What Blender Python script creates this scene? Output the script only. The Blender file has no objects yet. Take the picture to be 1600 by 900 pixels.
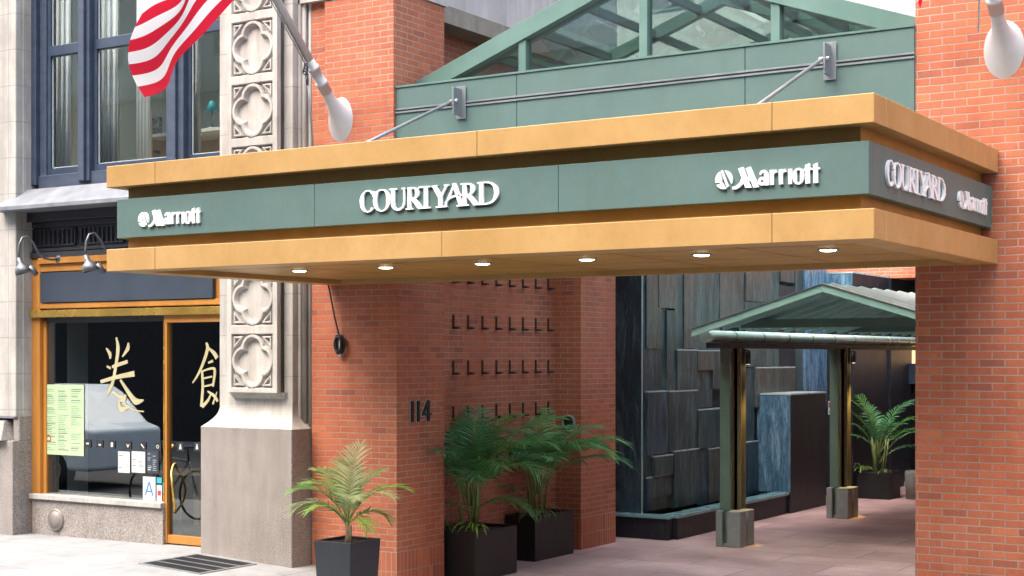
import bpy, bmesh, math, random
from mathutils import Vector, Matrix, noise
random.seed(7)
R = math.radians
SC = bpy.context.scene
COL = SC.collection

# ---------------------------------------------------------------- camera, sky, sun, exposure
TH = R(32.1); CS, SN = math.cos(TH), math.sin(TH); F = 2320.0; HY = 556.0; CZ = 2.53
cam = bpy.data.objects.new("camera", bpy.data.cameras.new("camera")); COL.objects.link(cam)
cam.data.sensor_width = 36; cam.data.lens = F / 1600 * 36
cam.data.shift_y = (HY - 450) / 1600
cam.data.clip_end = 3000; cam.data.clip_start = 0.05
cam.location = (0, 0, CZ); cam.rotation_euler = (R(90), 0, TH)
SC.camera = cam
SUN_EL, SUN_AZ_X, SUN_AZ_Y = R(56), -0.34, -0.94          # direction towards the sun
world = bpy.data.worlds.new("World"); SC.world = world; world.use_nodes = True
wn = world.node_tree; bg = wn.nodes["Background"]
sky = wn.nodes.new("ShaderNodeTexSky"); sky.sky_type = 'NISHITA'; sky.sun_disc = False
sky.sun_elevation = SUN_EL; sky.sun_rotation = math.atan2(SUN_AZ_X, SUN_AZ_Y)
sky.air_density = 1.0; sky.dust_density = 6.0; sky.ozone_density = 0.6
wn.links.new(sky.outputs[0], bg.inputs[0]); bg.inputs[1].default_value = 0.15
sun = bpy.data.objects.new("sun", bpy.data.lights.new("sun", 'SUN')); COL.objects.link(sun)
sun.data.energy = 1.15; sun.data.angle = R(115); sun.data.color = (1.0, 0.98, 0.95)
_d = Vector((SUN_AZ_X * math.cos(SUN_EL), SUN_AZ_Y * math.cos(SUN_EL), math.sin(SUN_EL)))
sun.rotation_euler = _d.to_track_quat('Z', 'Y').to_euler()
SC.view_settings.view_transform = 'Standard'; SC.view_settings.look = 'None'
SC.view_settings.gamma = 1; SC.view_settings.use_curve_mapping = False
SC.view_settings.exposure = 2.12
SC.cycles.max_bounces = 8; SC.cycles.transparent_max_bounces = 16; SC.cycles.diffuse_bounces = 5
SC.cycles.caustics_reflective = False; SC.cycles.caustics_refractive = False
SC.cycles.sample_clamp_indirect = 4.0

# ---------------------------------------------------------------- measured points -> metres on a known plane
def XZ(px, py, Y):
    t = (px - 800) / F; D = Y / (t * SN + CS)
    return D * (t * CS - SN), CZ + (HY - py) * D / F
def YZ(px, py, X):
    t = (px - 800) / F; D = X / (t * CS - SN)
    return D * (t * SN + CS), CZ + (HY - py) * D / F

# ---------------------------------------------------------------- mesh helpers
class MB:
    def __init__(s): s.v = []; s.f = []; s.smooth = []
    def add(s, vs, fs, sm=False):
        n = len(s.v); s.v += [tuple(v) for v in vs]; s.f += [tuple(i + n for i in f) for f in fs]; s.smooth += [sm] * len(fs); return s
    def box(s, x0, x1, y0, y1, z0, z1):
        x0, x1 = sorted((x0, x1)); y0, y1 = sorted((y0, y1)); z0, z1 = sorted((z0, z1))
        return s.add([(x, y, z) for z in (z0, z1) for y in (y0, y1) for x in (x0, x1)],
                     [(0, 2, 3, 1), (4, 5, 7, 6), (0, 1, 5, 4), (2, 6, 7, 3), (0, 4, 6, 2), (1, 3, 7, 5)])
    def hexa(s, p):      # 8 points: bottom ccw 4, top ccw 4
        return s.add(p, [(3, 2, 1, 0), (4, 5, 6, 7), (0, 1, 5, 4), (1, 2, 6, 5), (2, 3, 7, 6), (3, 0, 4, 7)])
    def quad(s, a, b, c, d): return s.add([a, b, c, d], [(0, 1, 2, 3)])
    def prism(s, pts, y0, y1, plane='xz'):   # polygon extruded between two depths
        n = len(pts)
        if plane == 'xz': mk = lambda p, d: (p[0], d, p[1])
        elif plane == 'yz': mk = lambda p, d: (d, p[0], p[1])
        else: mk = lambda p, d: (p[0], p[1], d)
        vs = [mk(p, y0) for p in pts] + [mk(p, y1) for p in pts]
        fs = [tuple(range(n)), tuple(range(2 * n - 1, n - 1, -1))] + [(i, i + n, (i + 1) % n + n, (i + 1) % n) for i in range(n)]
        return s.add(vs, fs)
    def tube(s, path, r, n=12, cap=True):
        path = [Vector(p) for p in path]; m = len(path)
        rr = r if isinstance(r, (list, tuple)) else [r] * m
        vs = []; up = None
        for i, p in enumerate(path):
            d = (path[min(i + 1, m - 1)] - path[max(i - 1, 0)]).normalized()
            if up is None:
                up = Vector((0, 0, 1)) if abs(d.z) < .9 else Vector((1, 0, 0))
            a = d.cross(up).normalized(); b = a.cross(d).normalized(); up = b
            for k in range(n):
                an = 2 * math.pi * k / n
                vs.append(p + (a * math.cos(an) + b * math.sin(an)) * rr[i])
        fs = [(i * n + k, i * n + (k + 1) % n, (i + 1) * n + (k + 1) % n, (i + 1) * n + k) for i in range(m - 1) for k in range(n)]
        s.add(vs, fs, True)
        if cap:
            s.add(vs[:n], [tuple(range(n - 1, -1, -1))]); s.add(vs[-n:], [tuple(range(n))])
        return s
    def lathe(s, prof, c, axis='z', n=24):
        c = Vector(c); vs = []
        for (r, h) in prof:
            for k in range(n):
                a = 2 * math.pi * k / n; u, w = r * math.cos(a), r * math.sin(a)
                vs.append(c + (Vector((u, w, h)) if axis == 'z' else Vector((u, -h, w)) if axis == 'y' else Vector((h, u, w))))
        m = len(prof)
        return s.add(vs, [(i * n + k, i * n + (k + 1) % n, (i + 1) * n + (k + 1) % n, (i + 1) * n + k) for i in range(m - 1) for k in range(n)], True)

def rootloc(o):
    v = Vector((0, 0, 0))
    while o is not None: v += o.location; o = o.parent
    return v
def build(name, mb, mat, parent=None, bevel=0, loc=None, seg=1, recalc=True):
    me = bpy.data.meshes.new(name)
    off = rootloc(parent) + (Vector(loc) if loc is not None else Vector((0, 0, 0)))
    me.from_pydata([tuple(Vector(v) - off) for v in mb.v], [], mb.f)
    me.polygons.foreach_set("use_smooth", mb.smooth)
    if recalc:
        bm = bmesh.new(); bm.from_mesh(me); bmesh.ops.remove_doubles(bm, verts=bm.verts, dist=1e-5)
        bmesh.ops.recalc_face_normals(bm, faces=bm.faces); bm.to_mesh(me); bm.free()
    me.materials.append(mat)
    o = bpy.data.objects.new(name, me); COL.objects.link(o)
    if parent is not None: o.parent = parent
    if loc is not None: o.location = loc
    if bevel:
        m = o.modifiers.new("bevel", 'BEVEL'); m.width = bevel; m.segments = seg; m.limit_method = 'ANGLE'; m.angle_limit = R(40)
    return o
def tag(o, label=None, cat=None, group=None, kind=None):
    for k, v in (("label", label), ("category", cat), ("group", group), ("kind", kind)):
        if v: o[k] = v
    return o
def thing(name, label, cat, loc=(0, 0, 0), group=None):
    o = bpy.data.objects.new(name, None); COL.objects.link(o); o.location = loc; o.empty_display_size = .1
    return tag(o, label, cat, group)
def copy_tree(o, parent=None):
    c = o.copy(); COL.objects.link(c); c.parent = parent
    for ch in [x for x in COL.objects if x.parent == o]: copy_tree(ch, c)
    return c

# ---------------------------------------------------------------- materials
def mat(name):
    m = bpy.data.materials.new(name); m.use_nodes = True
    nt = m.node_tree; return m, nt, nt.nodes["Principled BSDF"]
def N(nt, t, **k):
    n = nt.nodes.new(t)
    for a, b in k.items():
        if a in ('operation', 'blend_type', 'data_type', 'noise_dimensions', 'offset', 'feature', 'distance', 'interpolation_type'): setattr(n, a, b)
        else: n.inputs[a.replace('_', ' ')].default_value = b
    return n
def pos(nt, scale=(1, 1, 1), obj=False):
    g = nt.nodes.new("ShaderNodeTexCoord" if obj else "ShaderNodeNewGeometry")
    mp = nt.nodes.new("ShaderNodeMapping"); mp.inputs['Scale'].default_value = scale
    nt.links.new(g.outputs['Object' if obj else 'Position'], mp.inputs[0]); return mp.outputs[0]
def ramp(nt, src, stops):
    r = nt.nodes.new("ShaderNodeValToRGB"); e = r.color_ramp.elements
    while len(e) < len(stops): e.new(.5)
    for i, (p, c) in enumerate(stops): e[i].position = p; e[i].color = (*c, 1) if len(c) == 3 else c
    nt.links.new(src, r.inputs[0]); return r.outputs[0]
def mixc(nt, f, a, b, mode='MIX'):
    m = nt.nodes.new("ShaderNodeMix"); m.data_type = 'RGBA'; m.blend_type = mode
    for i, v in ((0, f), (6, a), (7, b)):
        if hasattr(v, 'is_output'): nt.links.new(v, m.inputs[i])
        elif i == 0: m.inputs[0].default_value = v
        else: m.inputs[i].default_value = (*v, 1)
    return m.outputs[2]
def bump(nt, b, h, strength=.3, dist=.01, prev=None):
    n = nt.nodes.new("ShaderNodeBump"); n.inputs['Strength'].default_value = strength; n.inputs['Distance'].default_value = dist
    nt.links.new(h, n.inputs['Height'])
    if prev is not None: nt.links.new(prev, n.inputs['Normal'])
    nt.links.new(n.outputs[0], b.inputs['Normal']); return n.outputs[0]

def simple(name, c1, c2=None, rough=.6, scale=3, metal=0, bmp=.0, bscale=40, stretch=(1, 1, 1), rough_var=.12, spec=.5):
    m, nt, b = mat(name); c2 = c2 or tuple(x * .8 for x in c1)
    p = pos(nt, stretch)
    n = N(nt, "ShaderNodeTexNoise", Scale=scale, Detail=6, Roughness=.6); nt.links.new(p, n.inputs[0])
    nt.links.new(ramp(nt, n.outputs[0], [(.32, c2), (.68, c1)]), b.inputs['Base Color'])
    rr = N(nt, "ShaderNodeMapRange"); nt.links.new(n.outputs[0], rr.inputs[0])
    rr.inputs[3].default_value = max(0, rough - rough_var); rr.inputs[4].default_value = min(1, rough + rough_var)
    nt.links.new(rr.outputs[0], b.inputs['Roughness']); b.inputs['Metallic'].default_value = metal
    b.inputs['Specular IOR Level'].default_value = spec
    if bmp:
        n2 = N(nt, "ShaderNodeTexNoise", Scale=bscale, Detail=5); nt.links.new(p, n2.inputs[0]); bump(nt, b, n2.outputs[0], bmp, .005)
    return m

def weathered(name, c1, c2, rough, metal=.1, stain=.5):
    m, nt, b = mat(name); p = pos(nt)
    n = N(nt, "ShaderNodeTexNoise", Scale=1.1, Detail=9, Roughness=.7); nt.links.new(p, n.inputs[0])
    col = ramp(nt, n.outputs[0], [(.3, c2), (.5, tuple((a + d) / 2 for a, d in zip(c1, c2))), (.7, c1)])
    st = N(nt, "ShaderNodeTexNoise", Scale=1.0, Detail=7, Roughness=.75); nt.links.new(pos(nt, (2.2, 2.2, 1.1)), st.inputs[0])
    col = mixc(nt, stain, col, ramp(nt, st.outputs[0], [(.32, (.80, .74, .66)), (.5, (1, 1, 1)), (.66, (1.08, 1.10, 1.15))]), 'MULTIPLY')
    f = N(nt, "ShaderNodeTexNoise", Scale=35, Detail=5); nt.links.new(p, f.inputs[0])
    col = mixc(nt, .10, col, ramp(nt, f.outputs[0], [(.3, (.75, .75, .75)), (.6, (1.1, 1.1, 1.1))]), 'MULTIPLY')
    nt.links.new(col, b.inputs['Base Color']); b.inputs['Metallic'].default_value = metal
    rr = N(nt, "ShaderNodeMapRange"); nt.links.new(st.outputs[0], rr.inputs[0]); rr.inputs[3].default_value = rough + .15; rr.inputs[4].default_value = rough - .12; nt.links.new(rr.outputs[0], b.inputs['Roughness'])
    w = N(nt, "ShaderNodeTexNoise", Scale=2.5, Detail=2); nt.links.new(p, w.inputs[0]); bump(nt, b, w.outputs[0], .25, .02)
    return m

def brick_mat(name, w=.213, h=.0677, mort=.0062, cols=((.44, .122, .054), (.375, .098, .045)), mc=(.43, .305, .245), rot=False, offs=.5):
    m, nt, b = mat(name)
    g = nt.nodes.new("ShaderNodeNewGeometry"); sp = nt.nodes.new("ShaderNodeSeparateXYZ"); nt.links.new(g.outputs['Position'], sp.inputs[0])
    ad = N(nt, "ShaderNodeMath", operation='ADD'); nt.links.new(sp.outputs[0], ad.inputs[0]); nt.links.new(sp.outputs[1], ad.inputs[1])
    cb = nt.nodes.new("ShaderNodeCombineXYZ"); nt.links.new(ad.outputs[0], cb.inputs[0]); nt.links.new(sp.outputs[2], cb.inputs[1])
    # slight wobble so joints are not ruler-straight
    wn_ = N(nt, "ShaderNodeTexNoise", Scale=9, Detail=2); nt.links.new(g.outputs['Position'], wn_.inputs[0])
    wv = nt.nodes.new("ShaderNodeVectorMath"); wv.operation = 'MULTIPLY_ADD'
    nt.links.new(wn_.outputs['Color'], wv.inputs[0]); wv.inputs[1].default_value = (.006, .006, 0); nt.links.new(cb.outputs[0], wv.inputs[2])
    br = nt.nodes.new("ShaderNodeTexBrick"); br.offset = offs; br.squash = 1
    nt.links.new(wv.outputs[0], br.inputs['Vector'])
    br.inputs['Scale'].default_value = 1; br.inputs['Mortar Size'].default_value = mort; br.inputs['Mortar Smooth'].default_value = .35
    br.inputs['Bias'].default_value = 0; br.inputs['Brick Width'].default_value = w; br.inputs['Row Height'].default_value = h
    br.inputs['Color1'].default_value = (0, 0, 0, 1); br.inputs['Color2'].default_value = (1, 1, 1, 1); br.inputs['Mortar'].default_value = (.5, .5, .5, 1)
    col = ramp(nt, br.outputs['Color'], [(0, (cols[1][0] * .74, cols[1][1] * .8, cols[1][2] * 1.0)), (.07, cols[1]), (.5, tuple((a + c) / 2 for a, c in zip(*cols))), (.9, cols[0]), (1, (cols[0][0] * 1.06, cols[0][1] * 1.18, cols[0][2] * 1.15))])
    big = N(nt, "ShaderNodeTexNoise", Scale=.7, Detail=5, Roughness=.6); nt.links.new(g.outputs['Position'], big.inputs[0])
    col = mixc(nt, ramp(nt, big.outputs[0], [(.4, (0, 0, 0)), (.75, (.4, .4, .4))]), col, (.42, .20, .13))
    sm_ = N(nt, "ShaderNodeTexNoise", Scale=1.6, Detail=7, Roughness=.7); mps = nt.nodes.new('ShaderNodeMapping'); mps.inputs['Scale'].default_value = (2.2, 2.2, .55); mps.inputs['Location'].default_value = (7, 3, 1); nt.links.new(g.outputs['Position'], mps.inputs[0]); nt.links.new(mps.outputs[0], sm_.inputs[0])
    col = mixc(nt, .55, col, ramp(nt, sm_.outputs[0], [(.3, (.62, .56, .54)), (.5, (1, 1, 1)), (.7, (1.2, 1.22, 1.2))]), 'MULTIPLY')
    fine = N(nt, "ShaderNodeTexNoise", Scale=60, Detail=4); nt.links.new(g.outputs['Position'], fine.inputs[0])
    col = mixc(nt, .35, col, ramp(nt, fine.outputs[0], [(.3, (.55, .55, .55)), (.7, (1.25, 1.2, 1.2))]), 'MULTIPLY')
    mort_c = ramp(nt, big.outputs[0], [(.35, tuple(c * .58 for c in mc)), (.62, mc)])
    fin = mixc(nt, br.outputs['Fac'], col, mort_c)
    nt.links.new(fin, b.inputs['Base Color']); b.inputs['Roughness'].default_value = .82
    inv = N(nt, "ShaderNodeMath", operation='SUBTRACT'); inv.inputs[0].default_value = 1; nt.links.new(br.outputs['Fac'], inv.inputs[1])
    n1 = bump(nt, b, inv.outputs[0], .9, .006); bump(nt, b, fine.outputs[0], .25, .003, n1)
    return m

def stone_mat(name, base, dark, course=None, streak=.5, speck=0, rough=.85):
    m, nt, b = mat(name); p = pos(nt)
    n = N(nt, "ShaderNodeTexNoise", Scale=2.2, Detail=8, Roughness=.65); nt.links.new(p, n.inputs[0])
    col = ramp(nt, n.outputs[0], [(.3, dark), (.65, base)])
    ps = pos(nt, (5, 5, .5)); st = N(nt, "ShaderNodeTexNoise", Scale=1.3, Detail=6, Roughness=.7); nt.links.new(ps, st.inputs[0])
    col = mixc(nt, streak, col, ramp(nt, st.outputs[0], [(.35, (.55, .53, .5)), (.6, (1, 1, 1))]), 'MULTIPLY')
    fine = N(nt, "ShaderNodeTexNoise", Scale=120 if speck else 50, Detail=3); nt.links.new(p, fine.inputs[0])
    if speck: col = mixc(nt, speck, col, ramp(nt, fine.outputs[0], [(.42, (.35, .33, .32)), (.55, (1.1, 1.08, 1.05)), (.68, (1.5, 1.45, 1.4))]), 'MULTIPLY')
    h = fine.outputs[0]
    prev = bump(nt, b, h, .25, .004)
    if course:
        g = nt.nodes.new("ShaderNodeNewGeometry"); sp = nt.nodes.new("ShaderNodeSeparateXYZ"); nt.links.new(g.outputs['Position'], sp.inputs[0])
        ad = N(nt, "ShaderNodeMath", operation='ADD'); nt.links.new(sp.outputs[0], ad.inputs[0]); nt.links.new(sp.outputs[1], ad.inputs[1])
        cb = nt.nodes.new("ShaderNodeCombineXYZ"); nt.links.new(ad.outputs[0], cb.inputs[0]); nt.links.new(sp.outputs[2], cb.inputs[1])
        br = nt.nodes.new("ShaderNodeTexBrick"); br.offset = 0; nt.links.new(cb.outputs[0], br.inputs['Vector'])
        br.inputs['Scale'].default_value = 1; br.inputs['Mortar Size'].default_value = .004; br.inputs['Mortar Smooth'].default_value = .3
        br.inputs['Brick Width'].default_value = course[0]; br.inputs['Row Height'].default_value = course[1]
        col = mixc(nt, br.outputs['Fac'], col, tuple(c * .5 for c in base))
        inv = N(nt, "ShaderNodeMath", operation='SUBTRACT'); inv.inputs[0].default_value = 1; nt.links.new(br.outputs['Fac'], inv.inputs[1])
        bump(nt, b, inv.outputs[0], .6, .005, prev)
    nt.links.new(col, b.inputs['Base Color']); b.inputs['Roughness'].default_value = rough
    return m

def glass_mat(name, tint=(.86, .93, .9), ior=1.75, extra=.03):
    m = bpy.data.materials.new(name); m.use_nodes = True; nt = m.node_tree; nt.nodes.clear()
    o = nt.nodes.new("ShaderNodeOutputMaterial"); t = nt.nodes.new("ShaderNodeBsdfTransparent"); g = nt.nodes.new("ShaderNodeBsdfGlossy")
    t.inputs[0].default_value = (*tint, 1); g.inputs['Roughness'].default_value = .0; g.inputs[0].default_value = (.95, 1, .98, 1)
    fr = nt.nodes.new("ShaderNodeFresnel"); fr.inputs[0].default_value = ior
    ad = N(nt, "ShaderNodeMath", operation='ADD'); ad.inputs[1].default_value = extra; nt.links.new(fr.outputs[0], ad.inputs[0])
    ge = nt.nodes.new("ShaderNodeNewGeometry"); iv = N(nt, "ShaderNodeMath", operation='SUBTRACT'); iv.inputs[0].default_value = 1; nt.links.new(ge.outputs['Backfacing'], iv.inputs[1])
    mu = N(nt, "ShaderNodeMath", operation='MULTIPLY'); nt.links.new(ad.outputs[0], mu.inputs[0]); nt.links.new(iv.outputs[0], mu.inputs[1])
    tc = nt.nodes.new("ShaderNodeMix"); tc.data_type = 'RGBA'; nt.links.new(ge.outputs['Backfacing'], tc.inputs[0]); tc.inputs[6].default_value = (*tint, 1); tc.inputs[7].default_value = (1, 1, 1, 1); nt.links.new(tc.outputs[2], t.inputs[0])
    mx = nt.nodes.new("ShaderNodeMixShader"); nt.links.new(mu.outputs[0], mx.inputs[0]); nt.links.new(t.outputs[0], mx.inputs[1]); nt.links.new(g.outputs[0], mx.inputs[2])
    # faint waviness of old panes
    p = nt.nodes.new("ShaderNodeNewGeometry"); n = N(nt, "ShaderNodeTexNoise", Scale=1.4, Detail=1); nt.links.new(p.outputs['Position'], n.inputs[0])
    bp = nt.nodes.new("ShaderNodeBump"); bp.inputs['Strength'].default_value = .002; bp.inputs['Distance'].default_value = .05
    nt.links.new(n.outputs[0], bp.inputs['Height']); nt.links.new(bp.outputs[0], g.inputs['Normal'])
    nt.links.new(mx.outputs[0], o.inputs[0]); return m

def emit(name, c, s):
    m, nt, b = mat(name); b.inputs['Base Color'].default_value = (*c, 1); b.inputs['Emission Color'].default_value = (*c, 1); b.inputs['Emission Strength'].default_value = s
    return m

def slate_mat(name, c1, c2, c3, rough=.32, seed=0):
    m, nt, b = mat(name); p = pos(nt, (3.2, 3.2, .55))
    mp = nt.nodes.new("ShaderNodeMapping"); mp.inputs['Location'].default_value = (seed, seed * 2, seed * .3); nt.links.new(p, mp.inputs[0])
    n = N(nt, "ShaderNodeTexNoise", Scale=2.2, Detail=9, Roughness=.68, Distortion=.9); nt.links.new(mp.outputs[0], n.inputs[0])
    col = ramp(nt, n.outputs[0], [(.28, c2), (.48, c1), (.62, c3), (.72, c1)])
    f = N(nt, "ShaderNodeTexNoise", Scale=14, Detail=7, Roughness=.75, Distortion=.6); nt.links.new(mp.outputs[0], f.inputs[0])
    col = mixc(nt, .6, col, ramp(nt, f.outputs[0], [(.35, (.45, .45, .5)), (.5, (1, 1, 1)), (.68, (2.1, 2.2, 2.2))]), 'MULTIPLY')
    nt.links.new(col, b.inputs['Base Color']); b.inputs['Roughness'].default_value = rough; bump(nt, b, f.outputs[0], .6, .015)
    return m

M = {}
M['brick'] = brick_mat('red brick running bond')
M['soldier'] = brick_mat('red brick soldier course', w=.0677, h=.213, mort=.0062, offs=0)
M['lime'] = stone_mat('weathered limestone', (.46, .45, .425), (.34, .332, .315), (.72, .46), .6)
M['limecarve'] = stone_mat('carved limestone', (.50, .485, .46), (.37, .36, .34), None, .55)
M['granite'] = stone_mat('speckled granite', (.35, .325, .31), (.27, .255, .245), None, .4, .8, .6)
M['greystone'] = stone_mat('brown grey coping stone', (.30, .27, .22), (.2, .18, .15), (.7, 4), .4)
M['stucco'] = stone_mat('grey stucco', (.50, .49, .48), (.42, .41, .40), None, .5)
M['gold'] = weathered('tan gold painted metal', (.49, .31, .125), (.39, .23, .075), .38, .15)
M['golddeep'] = weathered('deep gold painted metal', (.44, .26, .065), (.32, .175, .04), .42, .15)
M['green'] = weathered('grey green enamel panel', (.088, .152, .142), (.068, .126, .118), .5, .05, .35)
M['greenframe'] = simple('pale green frame paint', (.115, .205, .185), (.088, .162, .145), .4, 2)
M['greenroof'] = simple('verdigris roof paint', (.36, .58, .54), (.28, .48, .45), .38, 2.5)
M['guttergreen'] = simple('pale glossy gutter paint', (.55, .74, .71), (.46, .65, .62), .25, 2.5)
M['greendeep'] = simple('teal ribbed deck paint', (.34, .62, .61), (.27, .52, .515), .4, 2.5)
M['greenpost'] = simple('olive green post paint', (.13, .20, .16), (.10, .16, .13), .4, 3)
M['darkpost'] = simple('dark bronze post', (.20, .17, .10), (.15, .13, .08), .33, 3, .1)
M['navy'] = simple('navy window paint', (.035, .055, .095), (.025, .04, .07), .4, 4)
M['navylight'] = simple('worn blue grey paint', (.048, .068, .11), (.032, .046, .078), .5, 5, stretch=(1, 1, 3))
M['black'] = simple('black cast iron paint', (.035, .036, .045), (.022, .023, .03), .5, 6)
M['bronze'] = simple('orange bronze frame', (.55, .25, .055), (.46, .20, .045), .36, 2, .25, stretch=(3, 3, .6))
M['brass'] = simple('yellow brass', (.72, .48, .12), (.6, .38, .09), .25, 3, .8)
M['sign'] = simple('blank slate blue sign board', (.03, .045, .07), (.022, .034, .056), .5, 2)
M['steel'] = simple('grey painted steel', (.30, .33, .35), (.24, .27, .29), .35, 4, .5)
M['lampgrey'] = simple('dark grey lamp enamel', (.13, .135, .15), (.09, .095, .105), .3, 5, .4)
M['silver'] = simple('silver flagpole paint', (.50, .50, .505), (.40, .40, .405), .42, 3, .05)
M['ledge'] = simple('grey blue ledge paint', (.20, .215, .24), (.12, .135, .155), .5, 5)
M['goldleaf'] = simple('pale gold leaf', (.44, .41, .25), (.34, .31, .18), .4, 6)
M['capmetal'] = simple('brown grey cap metal', (.28, .255, .235), (.22, .20, .185), .4, 5, .3)
M['white'] = simple('white enamel lettering', (.86, .88, .88), (.82, .84, .84), .35, 4)
M['glass'] = glass_mat('window glass', (.9, .96, .94), 1.6, .10)
M['glassdark'] = glass_mat('shop glass', (.50, .54, .54), 2.1, .05)
M['glassroof'] = glass_mat('atrium glass', (.62, .74, .71), 1.8, .12)
M['slate1'] = slate_mat('dark green slate', (.030, .055, .058), (.012, .025, .028), (.075, .12, .12), seed=1)
M['slate2'] = slate_mat('brown slate', (.048, .056, .052), (.020, .028, .029), (.10, .108, .098), seed=4)
M['slate3'] = slate_mat('blue slate', (.020, .044, .062), (.010, .021, .033), (.06, .11, .14), seed=9)
M['slateblue'] = slate_mat('wet pale blue slate', (.075, .15, .23), (.04, .09, .15), (.18, .30, .40), .2, seed=13)
M['slateblack'] = slate_mat('near black slate', (.010, .013, .021), (.006, .008, .013), (.020, .024, .035), .5, seed=17)
M['cap'] = simple('pale wet slate ledge', (.26, .46, .50), (.18, .36, .40), .12, 4, .0)
M['edge'] = simple('cut slate edge', (.42, .50, .50), (.3, .38, .4), .3, 8)
M['conc'] = simple('cast concrete', (.27, .30, .30), (.20, .225, .225), .8, 9, 0, .3, 60)
M['asphalt'] = simple('asphalt', (.055, .055, .058), (.04, .04, .043), .85, 20, 0, .4, 120)
M['planter'] = simple('matte black planter', (.022, .028, .038), (.016, .02, .028), .42, 3)
M['planterdark'] = simple('black plastic planter', (.012, .013, .016), (.008, .009, .011), .45, 3)
M['soil'] = simple('potting soil', (.055, .04, .03), (.02, .015, .012), .95, 40, 0, .8, 60)
M['hookiron'] = simple('rusty dark iron', (.06, .03, .022), (.035, .02, .016), .7, 20)
M['rubber'] = simple('black rubber', (.012, .012, .013), (.02, .02, .02), .6, 20)
M['paper'] = simple('white paper', (.56, .60, .60), (.52, .56, .56), .7, 6)
M['menu'] = simple('pale green menu paper', (.40, .56, .33), (.36, .52, .30), .6, 2)
M['ink'] = simple('grey print', (.14, .17, .16), None, .7)
M['redink'] = simple('red print', (.5, .04, .05), None, .6)
M['blueink'] = simple('blue print', (.05, .16, .42), None, .6)
M['teal'] = simple('teal sticker', (.04, .38, .48), None, .5)
M['wall'] = simple('pale green interior wall', (.74, .82, .79), (.70, .78, .75), .8, 1)
M['tan'] = simple('tan interior furniture', (.50, .40, .27), (.44, .35, .23), .6, 2)
M['curtain'] = simple('white curtain cloth', (.82, .85, .84), (.70, .74, .74), .9, 4, stretch=(6, 6, .3))
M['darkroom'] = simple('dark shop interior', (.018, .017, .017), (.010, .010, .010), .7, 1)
M['greywall'] = simple('grey shop wall', (.48, .54, .53), (.42, .48, .47), .8, 1)
M['lampglow'] = emit('warm lamp diffuser', (1, .86, .62), 9)
M['warmwin'] = emit('lit wall behind door', (1, .62, .3), .35)
M['vanpaint'] = simple('pale blue grey van paint', (.74, .84, .92), (.70, .80, .88), .25, 1)
M['blackglass'] = simple('dark glass', (.01, .012, .015), None, .05)

def paver_mat():
    m, nt, b = mat('purple red stone pavers'); g = nt.nodes.new("ShaderNodeNewGeometry")
    br = nt.nodes.new("ShaderNodeTexBrick"); br.offset = .5; nt.links.new(g.outputs['Position'], br.inputs['Vector'])
    br.inputs['Scale'].default_value = 1; br.inputs['Mortar Size'].default_value = .006; br.inputs['Brick Width'].default_value = 1.55; br.inputs['Row Height'].default_value = .78
    br.inputs['Color1'].default_value = (.48, .32, .325, 1); br.inputs['Color2'].default_value = (.60, .42, .42, 1); br.inputs['Mortar'].default_value = (.15, .11, .11, 1); br.inputs['Mortar Smooth'].default_value = .2
    n = N(nt, "ShaderNodeTexNoise", Scale=.9, Detail=8, Roughness=.65); nt.links.new(g.outputs['Position'], n.inputs[0])
    col = mixc(nt, .8, br.outputs['Color'], ramp(nt, n.outputs[0], [(.3, (.62, .56, .58)), (.5, (.95, .93, .94)), (.7, (1.3, 1.3, 1.3))]), 'MULTIPLY')
    f = N(nt, "ShaderNodeTexNoise", Scale=70, Detail=4); nt.links.new(g.outputs['Position'], f.inputs[0])
    col = mixc(nt, .4, col, ramp(nt, f.outputs[0], [(.3, (.6, .6, .6)), (.7, (1.35, 1.35, 1.35))]), 'MULTIPLY')
    nt.links.new(col, b.inputs['Base Color'])
    nt.links.new(ramp(nt, n.outputs[0], [(.3, (.38, .38, .38)), (.7, (.62, .62, .62))]), b.inputs['Roughness'])
    inv = N(nt, "ShaderNodeMath", operation='SUBTRACT'); inv.inputs[0].default_value = 1; nt.links.new(br.outputs['Fac'], inv.inputs[1])
    bump(nt, b, inv.outputs[0], .5, .006); return m
M['paver'] = paver_mat()
def sidewalk_mat():
    m, nt, b = mat('pale concrete pavement'); g = nt.nodes.new("ShaderNodeNewGeometry")
    br = nt.nodes.new("ShaderNodeTexBrick"); br.offset = 0; nt.links.new(g.outputs['Position'], br.inputs['Vector'])
    br.inputs['Scale'].default_value = 1; br.inputs['Mortar Size'].default_value = .006; br.inputs['Brick Width'].default_value = 1.5; br.inputs['Row Height'].default_value = 1.52
    br.inputs['Color1'].default_value = (.225, .235, .24, 1); br.inputs['Color2'].default_value = (.255, .265, .27, 1); br.inputs['Mortar'].default_value = (.12, .12, .12, 1); br.inputs['Mortar Smooth'].default_value = .3
    n = N(nt, "ShaderNodeTexNoise", Scale=1.3, Detail=9, Roughness=.7); nt.links.new(g.outputs['Position'], n.inputs[0])
    col = mixc(nt, .7, br.outputs['Color'], ramp(nt, n.outputs[0], [(.3, (.55, .55, .57)), (.55, (1.02, 1.02, 1.02))]), 'MULTIPLY')
    v = N(nt, "ShaderNodeTexVoronoi", Scale=7); nt.links.new(g.outputs['Position'], v.inputs[0])
    col = mixc(nt, ramp(nt, v.outputs['Distance'], [(.07, (.8, .8, .8)), (.12, (0, 0, 0))]), col, (.17, .17, .17))
    nt.links.new(col, b.inputs['Base Color']); b.inputs['Roughness'].default_value = .85
    f = N(nt, "ShaderNodeTexNoise", Scale=90, Detail=4); nt.links.new(g.outputs['Position'], f.inputs[0]); bump(nt, b, f.outputs[0], .2, .004); return m
M['side'] = sidewalk_mat()
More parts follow.
